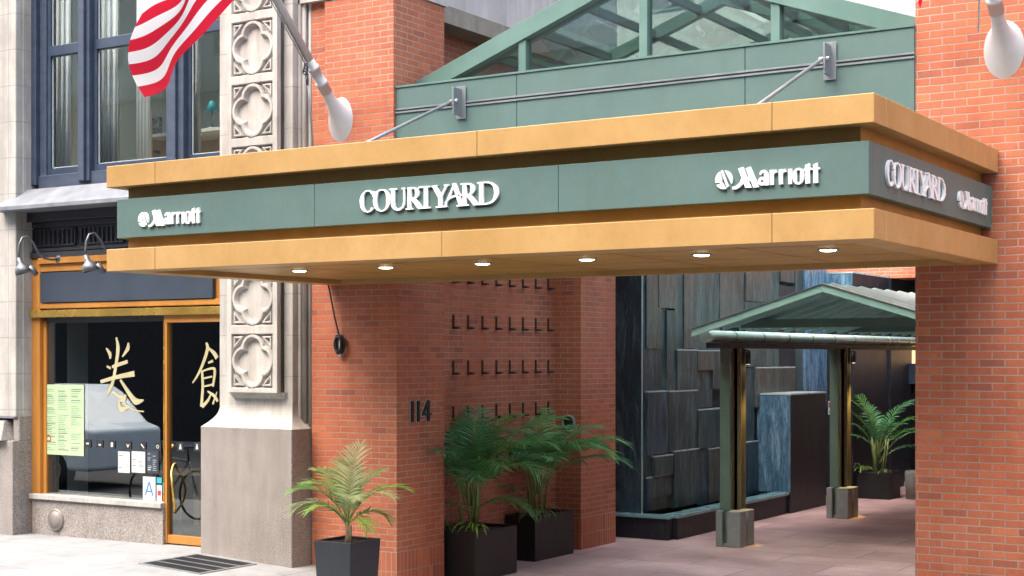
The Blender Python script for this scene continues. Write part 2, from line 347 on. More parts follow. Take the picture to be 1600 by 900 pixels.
def leaf_mat(name, c1, c2, trans=.25, rough=.38):
    m, nt, b = mat(name); p = pos(nt); n = N(nt, "ShaderNodeTexNoise", Scale=7, Detail=3); nt.links.new(p, n.inputs[0])
    col = ramp(nt, n.outputs[0], [(.35, c2), (.65, c1)]); nt.links.new(col, b.inputs['Base Color'])
    b.inputs['Roughness'].default_value = rough
    tr = nt.nodes.new("ShaderNodeBsdfTranslucent"); nt.links.new(col, tr.inputs[0]); mx = nt.nodes.new("ShaderNodeMixShader"); mx.inputs[0].default_value = trans
    nt.links.new(b.outputs[0], mx.inputs[1]); nt.links.new(tr.outputs[0], mx.inputs[2]); nt.links.new(mx.outputs[0], nt.nodes["Material Output"].inputs[0]); return m
M['leaf'] = leaf_mat('dark palm leaf', (.11, .33, .08), (.05, .17, .045))
M['leafteal'] = leaf_mat('blue green palm leaf', (.09, .31, .12), (.045, .17, .075))
M['leafpale'] = leaf_mat('pale green palm leaf', (.30, .42, .16), (.12, .26, .07), .35)
M['leafgloss'] = leaf_mat('palm leaf with painted gloss', (.42, .48, .26), (.27, .34, .16), .35)  # pale tone paints the gloss that washes out some front palm fronds
M['leafbright'] = leaf_mat('bright yellow green leaf', (.32, .48, .10), (.16, .34, .06), .35)
M['stem'] = leaf_mat('green cane', (.22, .30, .10), (.11, .18, .05), .1)
M['stembrown'] = simple('brown palm stem', (.34, .26, .15), (.2, .14, .08), .7, 20)

# ---------------------------------------------------------------- ground
def gz(x):
    k = [(-60, .30), (-15, .25), (-12, .27), (-10.6, .20), (-9.5, 0.0), (20, 0)]
    for (a, za), (b, zb) in zip(k, k[1:]):
        if a <= x <= b: return za + (zb - za) * (x - a) / (b - a)
    return 0
g = MB(); g.quad((-900, -900, -.26), (900, -900, -.26), (900, 900, -.26), (-900, 900, -.26))
tag(build('ground', g, M['asphalt'], recalc=False), kind='structure')
g = MB(); xs = [-60, -15, -12, -10.6, -9.5, 20]
for a, b_ in zip(xs, xs[1:]):
    g.quad((a, -2.4, gz(a) - .13), (b_, -2.4, gz(b_) - .13), (b_, 8.7, gz(b_) - .13), (a, 8.7, gz(a) - .13))
tag(build('road', g, M['asphalt'], recalc=False), kind='structure')
g = MB()
for a, b_ in zip(xs, xs[1:]):
    g.quad((a, 8.85, gz(a)), (b_, 8.85, gz(b_)), (b_, 13.4, gz(b_)), (a, 13.4, gz(a)))
tag(build('sidewalk', g, M['side'], recalc=False), kind='structure')
g = MB()
for a, b_ in zip(xs, xs[1:]):
    g.hexa([(a, 8.7, gz(a) - .25), (b_, 8.7, gz(b_) - .25), (b_, 8.85, gz(b_) - .25), (a, 8.85, gz(a) - .25),
            (a, 8.7, gz(a) + .002), (b_, 8.7, gz(b_) + .002), (b_, 8.85, gz(b_) + .002), (a, 8.85, gz(a) + .002)])
tag(build('kerb', g, M['conc']), kind='structure')
g = MB(); g.quad((-60, -6, .02), (20, -6, .02), (20, -2.4, .02), (-60, -2.4, .02))
tag(build('far_sidewalk', g, M['side'], recalc=False), kind='structure')
g = MB(); g.quad((-10.6, 12.78, .006), (2, 12.78, .006), (2, 31, .006), (-10.6, 31, .006))
tag(build('courtyard_paving', g, M['paver'], recalc=False), kind='structure')

# ---------------------------------------------------------------- brick hotel building
PY = 12.82; PX0, PX1 = -10.67, -9.5; RX = -3.896
hotel = thing('brick_building', 'red brick hotel building with two street piers and an open passage between them', 'building', (-6.7, PY, 0))
mb = MB(); mb.box(PX0 - .002, PX1, PY, 13.71, .426, 6.45)
build('street_pier', mb, M['brick'], hotel)['label'] = 'brick pier left of the passage carrying the number 114'
mb = MB(); mb.box(PX0 - .002, PX1 + .001, PY - .001, 13.712, 0, .426)
build('soldier_course', mb, M['soldier'], hotel)
mb = MB(); mb.box(-10.44, PX1 + .002, PY - .06, 13.71, 3.9, 6.43)      # upper part of the pier stands slightly proud
build('pier_shaft', mb, M['brick'], hotel)
mb = MB(); mb.box(PX0 - .3, PX1 + .02, PY - .08, 13.75, 6.45, 8.5)
build('stone_cap', mb, M['limecarve'], hotel)
mb = MB(); mb.box(RX, 3.0, PY, 13.9, 0, 9.5)
build('street_pier', mb, M['brick'], hotel)['label'] = 'wide brick pier right of the passage'
# recess wall with hooks, inner pier
mb = MB(); mb.box(-10.4, -9.88, 13.71, 16.84, 0, 6.3); mb.box(-10.4, PX1, 16.83, 17.78, .426, 6.3)
build('recess_wall', mb, M['brick'], hotel)
mb = MB(); mb.box(-10.4, PX1 + .002, 16.828, 17.782, 0, .426)
build('soldier_course', mb, M['soldier'], hotel)
mb = MB(); mb.box(-10.4, -9.6, 17.78, 18.3, 4.8, 6.25); mb.box(-10.4, -9.88, 17.78, 18.5, 0, 4.8)
build('side_wall', mb, M['brick'], hotel)
mb = MB(); mb.box(-10.4, -9.56, 13.75, 18.3, 6.3, 6.5)
build('coping', mb, M['greystone'], hotel)
mb = MB(); mb.box(-10.4, -9.75, 13.75, 18.3, 6.5, 8.2)
build('upper_wall', mb, M['stucco'], hotel)
mb = MB(); mb.box(RX + .1, -3.0, 13.9, 31, 0, 4.0)
build('side_wall', mb, M['brick'], hotel)
# hooks
hk = MB()
hooks = []
for r_, zb in enumerate((3.40, 2.86, 2.32, 1.78, 1.24)):
    for k in range(8):
        y = 14.43 + k * .312
        h = MB(); h.box(-9.879, -9.862, y, y + .022, zb, zb + .155); h.box(-9.879, -9.80, y, y + .05, zb - .012, zb + .012)
        build('wall_hook', h, M['hookiron'], hotel)
# round vent on the inner pier
vx, vz = XZ(889, 660, 16.83)
mb = MB(); mb.lathe([(.10, 0), (.10, .03), (.085, .045), (.075, .03), (.07, .012)], (vx, 16.83, vz), 'y'); 
vb = build('wall_vent', mb, M['conc'], hotel)
mb = MB(); mb.lathe([(.0, .012), (.072, .012)], (vx, 16.83, vz), 'y'); build('vent_hole', mb, M['rubber'], vb)
# back of the courtyard
mb = MB(); mb.box(-10.4, RX + .1, 27.6, 28.4, 4.0, 6.4)
build('back_lintel', mb, M['brick'], hotel)
mb = MB(); mb.box(-10.4, RX + .1, 27.9, 28.6, 6.4, 7.2)
bw = build('back_wall', mb, M['stucco'], hotel)
tower = thing('rear_building', 'tall pale grey building behind the courtyard, seen through the atrium glass', 'building', (-12, 36, 0))
mb = MB(); mb.box(-34, 14, 36, 37, 0, 32); build('wall', mb, M['stucco'], tower)
for i in range(14):
    for j in range(8):
        x = -26 + i * 2.6; z = 5.6 + j * 3.1
        w = MB(); w.box(x, x + 1.3, 35.95, 35.995, z, z + 1.8); f_ = build('window', w, M['greenframe'], tower)
        w = MB(); w.box(x + .08, x + .62, 35.93, 35.945, z + .08, z + 1.72); w.box(x + .68, x + 1.22, 35.93, 35.945, z + .08, z + 1.72); build('pane', w, M['blackglass'], f_)
mb = MB(); mb.box(-8.9, RX + .1, 29.0, 29.2, 0, 4.0); mb.box(-10.4, RX + .1, 28.4, 29.2, 3.98, 4.2); mb.box(-9.0, -8.85, 27.6, 29, 0, 4)
build('entrance_recess', mb, M['slateblack'], hotel)
x0, z0 = XZ(1395, 590, 28.9); x1, z1 = XZ(1432, 568, 28.9)
mb = MB(); mb.box(x0 - .1, x1 + 2.5, 28.7, 29.0, z0 - .12, z1); build('door_lintel', mb, M['navy'], hotel)
mb = MB(); mb.box(x0, x1 + 2.5, 28.9, 28.98, z1, z1 + .40); build('lit_transom', mb, M['warmwin'], hotel)
mb = MB(); mb.box(x0, x1 + 2.5, 28.8, 28.9, .12, .30); mb.box(x0, x0 + .1, 28.8, 28.9, .3, z0 - .12)
dr = build('entrance_door', mb, M['navy'], hotel)
mb = MB(); mb.box(x0 + .1, x1 + 2.4, 28.86, 28.88, .3, z0 - .12); build('pane', mb, M['blackglass'], dr)
mb = MB(); mb.box(-8.85, -4, 28.4, 29.0, .006, .09); build('door_step', mb, M['limecarve'], hotel)
# numerals 114
def text_mesh(name, s, size, ext, m, parent, mtx, bold=0, font=None):
    cu = bpy.data.curves.new(name, 'FONT'); cu.body = s; cu.size = size; cu.extrude = ext; cu.offset = bold; cu.align_x = 'LEFT'
    tmp = bpy.data.objects.new(name, cu); COL.objects.link(tmp)
    bpy.context.view_layer.update()
    dg = bpy.context.evaluated_depsgraph_get(); me = bpy.data.meshes.new_from_object(tmp.evaluated_get(dg))
    COL.objects.unlink(tmp); bpy.data.objects.remove(tmp)
    off = rootloc(parent)
    me.transform(mtx)
    me.transform(Matrix.Translation(-off))
    me.materials.clear(); me.materials.append(m)
    o = bpy.data.objects.new(name, me); COL.objects.link(o); o.parent = parent; return o
def wall_mtx(o, udir, vdir, sx=1, sy=1):
    u = Vector(udir) * sx; v = Vector(vdir) * sy; n = Vector(udir).cross(Vector(vdir))
    m = Matrix(((u.x, v.x, n.x, o[0]), (u.y, v.y, n.y, o[1]), (u.z, v.z, n.z, o[2]), (0, 0, 0, 1))); return m
ya, za = YZ(640, 660, PX1); yb, zb = YZ(669, 627, PX1)
def bar(mb, pts, w, x0, x1):
    for (a, b2) in zip(pts, pts[1:]):
        a = Vector(a); b2 = Vector(b2); d = (b2 - a).normalized(); n_ = Vector((-d.y, d.x)) * w / 2; e = d * w * .25
        q = [a - n_ - e, b2 - n_ + e, b2 + n_ + e, a + n_ - e]
        mb.prism([(p.x, p.y) for p in q], x0, x1, 'yz')
H = .215; z_ = za + .01; yw = (yb - ya)
for nm, m_, w1, xa, xb in (('numeral_backing', 'edge', .062, PX1 + .001, PX1 + .006), ('numeral', 'rubber', .034, PX1 + .004, PX1 + .028)):
    for i, c in enumerate('114'):
        n_ = MB(); y0 = ya + .03 + i * yw * .32
        if c == '1': bar(n_, [(y0, z_), (y0, z_ + H)], w1, xa, xb)
        else:
            bar(n_, [(y0 + .075, z_), (y0 + .075, z_ + H)], w1, xa, xb)
            bar(n_, [(y0 + .068, z_ + H - .01), (y0 - .02, z_ + .075)], w1 * .8, xa, xb - .0007); bar(n_, [(y0 - .025, z_ + .068), (y0 + .12, z_ + .068)], w1 * .8, xa, xb - .0014)
        build(nm, n_, M['limecarve' if nm != 'numeral' else m_], hotel)
# green spandrel wall above the canopy
SY = 12.80
mb = MB(); seams = [PX1, XZ(807, 100, SY)[0], XZ(1164, 100, SY)[0], RX]
for a, b_ in zip(seams, seams[1:]): mb.box(a + .003, b_ - .003, SY, SY + .3, 3.9, 5.395)
build('spandrel_panel', mb, M['green'], hotel, bevel=.003)
mb = MB(); mb.box(PX1, RX, SY + .02, SY + .33, 3.46, 5.39); mb.box(PX1, RX, SY - .012, SY + .34, 5.395, 5.415)
build('spandrel_core', mb, M['greenframe'], hotel)
mb = MB()
for dz in (0, .035): mb.box(PX1, RX, SY - .014, SY, 5.155 - dz, 5.172 - dz)
build('spandrel_rail', mb, M['steel'], hotel)

# ---------------------------------------------------------------- glazed atrium roof
atr = thing('glass_atrium_roof', 'green framed gabled glass roof over the passage above the green wall', 'glass roof', (-6.7, 13.15, 5.4))
AX0, AX1, AZ = -9.49, RX + .01, 5.50; AM = (AX0 + AX1) / 2; AS = .36; YF, YB = 13.15, 18.0
def rz(x): return AZ + AS * ((x - AX0) if x < AM else (AX1 - x))
def rafter(y0, y1, t, name='rafter', m='greenframe'):
    for xa, xb in ((AX0, AM), (AM, AX1)):
        r_ = MB(); za, zb2 = rz(xa), rz(xb - 1e-6) if xb == AM else rz(xb)
        r_.prism([(xa, za - t), (xb, zb2 - t), (xb, zb2 + .02), (xa, za + .02)], y0, y1); build(name, r_, M[m], atr, bevel=.004)
rafter(YF, YF + .22, .17, 'rake_frame')
for y in (15.0, 16.9): rafter(y, y + .09, .13)
for xx in (XZ(818, 100, 13.2)[0], XZ(1007, 100, 13.2)[0], XZ(1213, 100, 13.2)[0]):
    r_ = MB(); r_.box(xx - .045, xx + .045, YF + .02, YF + .14, 5.40, rz(xx) - .165); build('mullion', r_, M['greenframe'], atr, bevel=.004)
r_ = MB(); r_.prism([(AX0 + .25, 5.41), (AX1 - .25, 5.41), (AM, rz(AM) - .16)], YF + .08, YF + .084); build('gable_glass', r_, M['glassroof'], atr)
for xa, xb in ((AX0, AM), (AM, AX1)):
    r_ = MB(); r_.prism([(xa, rz(xa) + .02), (xb, rz(AM) + .02 if xb == AM else rz(xb) + .02), (xb, (rz(AM) if xb == AM else rz(xb)) + .026), (xa, (rz(xa) if xa == AX0 else rz(AM)) + .026)] if xa == AX0 else
                        [(AM, rz(AM) + .02), (AX1, AZ + .02), (AX1, AZ + .026), (AM, rz(AM) + .026)], YF + .22, YB); build('roof_glass', r_, M['glassroof'], atr)
for k in range(5):
    f_ = (k + .5) / 5
    for xa, sg in ((AX0 + f_ * (AM - AX0), 1), (AX1 - f_ * (AX1 - AM), -1)):
        r_ = MB(); z = rz(xa); r_.box(xa - .03, xa + .03, YF + .22, YB, z - .10, z - .02); build('purlin', r_, M['greenframe'], atr)
r_ = MB(); r_.box(AX0, AX0 + .1, YF + .2, YB, 5.35, 5.5); r_.box(AX1 - .1, AX1, YF + .2, YB, 5.35, 5.5); build('wall_plate', r_, M['greenframe'], atr)
for y in (15.0, 16.9):
    r_ = MB(); r_.box(AX0 + .1, AX1 - .1, y, y + .09, 5.5, 5.58); build('tie_beam', r_, M['greenframe'], atr)

# ---------------------------------------------------------------- entrance canopy
CX0, CX1, CY0, CY1 = -10.42, -3.187, 9.587, PY - .01
can = thing('entrance_canopy', 'gold metal entrance canopy with green name bands in front of the brick passage', 'canopy', ((CX0 + CX1) / 2, CY0, 3.3))
def ring(mb, e, z0, z1, w, x0=CX0, x1=CX1, y0=CY0, y1=CY1):
    a0, a1, b0 = x0 + e, x1 - e, y0 + e
    mb.box(a0, a1, b0, b0 + w, z0, z1); mb.box(a0, a0 + w, b0 + w + .0005, y1, z0, z1); mb.box(a1 - w, a1, b0 + w + .0005, y1, z0, z1)
def fascia(name, z0, z1, seamx):
    xs_ = [CX0] + seamx + [CX1]
    for a, b_ in zip(xs_, xs_[1:]):
        m_ = MB(); m_.box(a + .0015, b_ - .0015, CY0, CY0 + .25, z0, z1); build(name, m_, M['gold'], can, bevel=.004)
    for xa in (CX0, CX1 - .25):
        ys = [CY0 + .252, 11.3, CY1]
        for a, b_ in zip(ys, ys[1:]):
            m_ = MB(); m_.box(xa, xa + .25, a + .001, b_ - .001, z0, z1); build(name, m_, M['gold'], can, bevel=.004)
sx = [XZ(p, 300, CY0)[0] for p in (242, 745, 1206)]
fascia('upper_fascia_panel', 4.075, 4.272, sx)
sx = [XZ(p, 300, CY0)[0] for p in (242, 690, 1206)]
fascia('lower_fascia_panel', 3.305, 3.508, sx)
mb = MB(); ring(mb, .14, 3.508, 4.075, .1)
build('canopy_core', mb, M['golddeep'], can)
mb = MB(); mb.box(CX0 + .02, CX1 - .02, CY0 + .02, CY1, 4.19, 4.262); build('canopy_roof', mb, M['steel'], can)
xs_ = [CX0 + .08] + [XZ(p, 300, CY0 + .05)[0] for p in (491, 872)] + [CX1 - .0535]
for a, b_ in zip(xs_, xs_[1:]):
    m_ = MB(); m_.box(a + .0015, b_ - .0015, CY0 + .0535, CY0 + .139, 3.61, 3.965); build('name_band_panel', m_, M['green'], can, bevel=.003)
m_ = MB(); m_.box(CX1 - .139, CX1 - .0535, CY0 + .1395, 12.62, 3.61, 3.965); build('name_band_panel', m_, M['green'], can, bevel=.003)
m_ = MB(); m_.box(CX1 - .139, CX1 - .0535, 12.623, CY1, 3.61, 3.965); build('name_band_panel', m_, M['green'], can, bevel=.003)
m_ = MB(); m_.box(CX0 + .08, CX0 + .139, CY0 + .1395, CY1, 3.61, 3.965); build('name_band_panel', m_, M['green'], can, bevel=.003)
# soffit: recessed panels between ribs, back rail
ny = [CY0 + .252, 10.6, 11.75, CY1 - .12]; nx = [CX0 + .252 + k * (CX1 - CX0 - .504) / 6 for k in range(7)]
for i in range(6):
    for j in range(3):
        m_ = MB(); m_.box(nx[i] + .011, nx[i + 1] - .011, ny[j] + .012, ny[j + 1] - .012, 3.355, 3.38); build('soffit_panel', m_, M['golddeep'], can)
mb = MB(); mb.box(CX0 + .251, CX1 - .251, CY0 + .251, CY1, 3.385, 3.45); build('soffit_backing', mb, M['rubber'], can)
mb = MB(); mb.box(CX0 + .251, CX1 - .251, CY1 - .115, CY1, 3.306, 3.383); build('back_rail', mb, M['gold'], can)
for k, (px, py) in enumerate(((468, 419), (603, 413), (754, 408), (917, 402), (1096, 395), (1294, 390))):
    t = (px - 800) / F; D = (3.35 - CZ) * F / (HY - py); X, Y = D * (t * CS - SN), D * (t * SN + CS)
    Y = min(max(Y, 11.0), 11.68)
    X = XZ(px, py, Y)[0]
    m_ = MB(); m_.lathe([(.062, -.001), (.085, -.001), (.085, -.008), (.075, -.012), (.062, -.008), (.062, -.001)], (X, Y, 3.355), 'z')
    L = build('downlight', m_, M['steel'], can); m_ = MB(); m_.lathe([(0, -.019), (.04, -.018), (.058, -.015), (.062, -.008)], (X, Y, 3.355), 'z'); build('diffuser', m_, M['lampglow'], L)
    li = bpy.data.lights.new('downlight_beam', 'SPOT'); li.energy = 32; li.color = (1, .84, .64); li.spot_size = R(120); li.spot_blend = .6; li.shadow_soft_size = .06
    lo = bpy.data.objects.new('downlight_beam', li); COL.objects.link(lo); lo.location = (X, Y, 3.325)
# tie rods
for px, py, qx, qy in ((706, 158, 580, 218), (1284, 92, 1189, 158)):
    X, z = XZ(px, py, SY - .14)
    tY = None
    # rod foot on the canopy roof, found along the line of sight at roof height
    t = (qx - 800) / F; D = (4.28 - CZ) * F / (HY - qy); FX, FY = D * (t * CS - SN), D * (t * SN + CS)
    m_ = MB(); m_.tube([(X, SY - .13, z), (X, 10.5, 4.25)], .017, 10); rod = build('tie_rod', m_, M['steel'], can)
    m_ = MB(); m_.box(X + .02, X + .04, SY - .17, SY, z - .14, z + .14); m_.box(X - .03, X + .09, SY - .022, SY - .0145, z - .17, z + .17)
    m_.tube([(X - .03, SY - .13, z), (X + .07, SY - .13, z)], .022, 8); build('rod_bracket', m_, M['steel'], rod, bevel=.003)

# lettering -------------------------------------------------------
class Glyph:
    def __init__(s): s.p = []
    def poly(s, *pts): s.p.append(list(pts)); return s
    def line(s, a, b, wa, wb=None):
        wb = wb or wa; a = Vector(a); b = Vector(b); d = (b - a).normalized(); n_ = Vector((-d.y, d.x))
        s.p.append([tuple(a - n_ * wa / 2), tuple(b - n_ * wb / 2), tuple(b + n_ * wb / 2), tuple(a + n_ * wa / 2)]); return s
    def arc(s, cx, cy, rx, ry, a0, a1, wf, n=28):
        o, i_ = [], []
        for k in range(n + 1):
            a = R(a0 + (a1 - a0) * k / n); w = wf(a)
            o.append((cx + rx * math.cos(a), cy + ry * math.sin(a))); i_.append((cx + (rx - w[0]) * math.cos(a), cy + (ry - w[1]) * math.sin(a)))
        for k in range(n): s.p.append([o[k], o[k + 1], i_[k + 1], i_[k]])
        return s
    def curve(s, pts, ws):
        n = len(pts); L, Rr = [], []
        for k in range(n):
            a = Vector(pts[max(k - 1, 0)]); b = Vector(pts[min(k + 1, n - 1)]); d = (b - a).normalized(); n_ = Vector((-d.y, d.x)) * ws[k] / 2; p = Vector(pts[k])
            L.append(tuple(p + n_)); Rr.append(tuple(p - n_))
        for k in range(n - 1): s.p.append([L[k], L[k + 1], Rr[k + 1], Rr[k]])
        return s
def letters(gl, to3, nrm, depth, m, parent, name, stag=.0004):
    nrm = Vector(nrm)
    for g_ in gl:
        mb = MB()
        for i, poly in enumerate(g_.p):
            base = [Vector(to3(*p)) for p in poly]; off = nrm * (depth + (i % 7) * stag); n = len(base)
            mb.add([b + nrm * .002 for b in base] + [b + off for b in base], [tuple(range(n)), tuple(range(2 * n - 1, n - 1, -1))] + [(k, k + n, (k + 1) % n + n, (k + 1) % n) for k in range(n)])
        build(name, mb, m, parent)
sw = lambda th, tn: (lambda a: (th * abs(math.cos(a)) + tn * .6, tn + 4 * abs(math.cos(a))))
def courtyard():
    G = []
    g_ = Glyph().arc(82, 107, 80, 110, 42, 318, sw(32, 12)); g_.poly((128, 150), (148, 145), (150, 200), (138, 200)); G.append(g_)
    G.append(Glyph().arc(223, 107, 86, 110, 0, 360, sw(32, 12), 40))
    g_ = Glyph().poly((298, 202), (372, 202), (372, 215), (298, 215)).poly((317, 202), (353, 202), (353, 72), (317, 72)); g_.arc(385, 72, 68, 76, 180, 360, lambda a: ((36 if math.cos(a) < 0 else 15) * abs(math.cos(a)) + 4, 24 - 6 * math.cos(a)), 20)
    g_.poly((437, 72), (453, 72), (453, 202), (437, 202)).poly((420, 202), (478, 202), (478, 215), (420, 215)); G.append(g_)
    def RR(x):
        q = Glyph().poly((x + 20, 12), (x + 55, 12), (x + 55, 203), (x + 20, 203)).poly((x, 0), (x + 76, 0), (x + 76, 12), (x, 12)).poly((x, 203), (x + 62, 203), (x + 62, 215), (x, 215))
        q.arc(x + 58, 155, 76, 60, -90, 90, lambda a: (34 * abs(math.cos(a)) + 6, 15), 16); q.line((x + 72, 104), (x + 142, 8), 40, 40); q.poly((x + 120, 0), (x + 168, 0), (x + 168, 12), (x + 128, 14)); return q
    G.append(RR(460))
    G.append(Glyph().poly((580, 201), (712, 201), (712, 215), (590, 215)).poly((580, 185), (592, 201), (580, 210)).poly((638, 12), (674, 12), (674, 201), (638, 201)).poly((610, 0), (702, 0), (702, 12), (610, 12)))
    G.append(Glyph().poly((700, 203), (768, 203), (768, 215), (700, 215)).line((738, 206), (796, 92), 38, 36).line((852, 206), (797, 92), 15, 15).poly((776, 12), (812, 12), (812, 104), (776, 104)).poly((752, 0), (850, 0), (850, 12), (752, 12)).poly((830, 203), (874, 203), (874, 215), (830, 215)))
    g_ = Glyph().line((838, 8), (924, 212), 15, 14).line((926, 215), (990, 8), 36, 38).poly((905, 208), (945, 208), (938, 222), (912, 222)).poly((822, 0), (862, 0), (862, 12), (822, 12)).poly((950, 0), (1050, 0), (1050, 12), (950, 12))
    g_.curve([(842, 40), (866, 70), (905, 94), (960, 104), (1010, 106)], [10, 14, 17, 16, 14]); G.append(g_)
    G.append(RR(985))
    g_ = Glyph().poly((1140, 203), (1220, 203), (1220, 215), (1140, 215)).poly((1158, 14), (1196, 14), (1196, 203), (1158, 203)).poly((1110, 0), (1222, 0), (1222, 14), (1118, 14))
    g_.arc(1218, 107.5, 117, 107.5, -90, 90, lambda a: (34 * abs(math.cos(a)) + 6, 15), 26); G.append(g_)
    return G
def marriott():
    # coordinates read off an enlargement: x to the right, y down; baseline rises to the right
    G = []
    T = lambda x, y: (x, 490 - (x - 650) * .092 - y)
    P = lambda *p: [T(*q) for q in p]
    g_ = Glyph(); cx, cy = T(270, 408); rx, ry = 111, 116
    def seg(a0, a1, extra):
        pts = [(cx + rx * math.cos(R(a0 + (a1 - a0) * k / 14)), cy + ry * math.sin(R(a0 + (a1 - a0) * k / 14))) for k in range(15)]; return pts + extra
    # right lens, left upper, left lower sectors and the middle slash
    g_.p.append(seg(-28, 84, []))
    g_.p.append(seg(116, 196, [(cx - 42, cy - 30), (cx - 22, cy - 4)]))
    g_.p.append(seg(211, 284, [(cx - 22, cy - 22), (cx - 50, cy - 47)]))
    g_.p.append([(cx - 38, cy + 112), (cx - 14, cy + 116), (cx + 62, cy - 84), (cx + 40, cy - 98)]); G.append(g_)
    g_ = Glyph(); g_.p.append(P((455, 268), (518, 246), (624, 494), (548, 498))); g_.p.append(P((552, 262), (612, 238), (718, 486), (650, 492)))
    g_.p.append(P((500, 372), (540, 440), (470, 470))); g_.curve([T(530, 395), T(500, 440), T(465, 478), T(425, 503), T(382, 508)], [52, 46, 42, 38, 30]); g_.p.append(P((590, 350), (630, 400), (588, 420))); G.append(g_)
    g_ = Glyph(); g_.curve([T(735, 330), T(755, 296), T(785, 290), T(808, 310), T(812, 350)], [24, 30, 34, 46, 52]); g_.p.append(P((786, 335), (838, 330), (842, 458), (790, 464)))
    ax, ay = T(760, 412); g_.arc(ax, ay, 52, 52, 0, 360, lambda a: (36, 30), 24); G.append(g_)
    for x in (855, 968):
        dy = -(x - 855) * .092
        g_ = Glyph(); g_.p.append(P((x + 2, 275 + dy), (x + 46, 270 + dy), (x + 50, 450 + dy), (x + 4, 456 + dy))); g_.curve([T(x + 34, 335 + dy), T(x + 52, 298 + dy), T(x + 86, 282 + dy)], [24, 32, 36]); G.append(g_)
    g_ = Glyph(); g_.p.append(P((1086, 258), (1130, 253), (1132, 434), (1088, 440))); G.append(g_)
    ax, ay = T(1212, 340); G.append(Glyph().arc(ax, ay, 72, 100, 0, 360, lambda a: (46 * abs(math.cos(a)) + 6, 26), 30))
    for x in (1298, 1396):
        dy = -(x - 1298) * .092
        g_ = Glyph(); g_.p.append(P((x - 4, 205 + dy), (x + 50, 182 + dy), (x + 54, 420 + dy), (x, 427 + dy))); g_.p.append(P((x - 24, 250 + dy), (x + 78, 236 + dy), (x + 78, 258 + dy), (x - 24, 272 + dy))); G.append(g_)
    return G
LY = CY0 + .0535
# front: COURTYARD
ux, vz_ = 1.349 / 1335, .178 / 215
letters(courtyard(), lambda u, v: (-7.507 + u * ux, LY, 3.700 + v * vz_), (0, -1, 0), .02, M['white'], can, 'letter')
ma, mv = .77 / 1315, .00057
for xL in (-10.045, -4.345):
    letters(marriott(), lambda u, v, xL=xL: (xL + (u - 160) * ma, LY, 3.70 + v * mv), (0, -1, 0), .02, M['white'], can, 'letter')
SXX = CX1 - .0535
letters(courtyard(), lambda u, v: (SXX, 9.96 + u * ux * 1.045, 3.700 + v * vz_), (1, 0, 0), .02, M['white'], can, 'letter')
letters(marriott(), lambda u, v: (SXX, 11.74 + (u - 160) * ma * 1.12, 3.70 + v * mv), (1, 0, 0), .02, M['white'], can, 'letter')

# ---------------------------------------------------------------- stone building on the left
bl = thing('stone_building', 'pale limestone building with navy window bay and bronze shopfront', 'building', (-13, 12.66, .2))
# left pilaster
mb = MB(); mb.box(-19.5, -15.40, 12.66, 13.3, 1.75, 9.5); mb.box(-15.56, -15.46, 12.66 + .08, 13.3, 1.75, 9.5)
mb.box(-15.40, -15.385, 12.76, 13.3, 1.75, 9.5)
build('wall', mb, M['lime'], bl, bevel=.01)
mb = MB(); mb.box(-19.5, -15.388, 12.60, 13.3, .1, 1.45); mb.box(-15.50, -15.386, 12.7, 13.3, 1.45, 1.76)
mb.hexa([(-19.5, 12.50, 1.45), (-15.5, 12.50, 1.45), (-15.5, 13.2, 1.45), (-19.5, 13.2, 1.45), (-19.5, 12.655, 1.70), (-15.62, 12.655, 1.70), (-15.62, 13.2, 1.70), (-19.5, 13.2, 1.70)])
build('granite_plinth', mb, M['granite'], bl, bevel=.008)
# ornamental pilaster
mb = MB(); mb.box(-11.91, -10.815, 12.66, 13.4, 1.95, 9.5)
for k, (xa, ya) in enumerate(((-10.815, 12.72), (-10.775, 12.79), (-10.735, 12.80), (-10.70, 12.84))):
    pass
mb.box(-10.814, -10.775, 12.74, 13.4, 1.8, 9.5)
pil = build('pilaster', mb, M['lime'], bl, bevel=.008)
m_ = MB(); m_.tube([(-10.765, 12.80, 1.75), (-10.765, 12.80, 9.5)], .028, 10); m_.box(-10.79, -10.672, 12.84, 13.3, .2, 9.5); m_.tube([(-10.705, 12.835, 1.75), (-10.705, 12.835, 9.5)], .02, 8)
build('pilaster_moulding', m_, M['limecarve'], bl)
mb = MB(); mb.box(-12.05, -10.69, 12.5, 13.4, .1, 1.72)
build('granite_plinth', mb, M['granite'], bl, bevel=.008)
mb = MB()
n_ = 8
for k in range(n_):
    f0, f1 = k / n_, (k + 1) / n_
    e = lambda f: .155 * (1 - (1 - f) ** 2.2); z = lambda f: 1.72 + .25 * f
    z0_, z1_ = z(f0), z(f1); a, b_ = e(f0), e(f1)
    mb.hexa([(-12.05 + a, 12.5 + a, z0_), (-10.69 - a * .8, 12.5 + a, z0_), (-10.69 - a * .8, 13.3, z0_), (-12.05 + a, 13.3, z0_),
             (-12.05 + b_, 12.5 + b_, z1_), (-10.69 - b_ * .8, 12.5 + b_, z1_), (-10.69 - b_ * .8, 13.3, z1_), (-12.05 + b_, 13.3, z1_)])
build('plinth_flare', mb, M['limecarve'], bl)
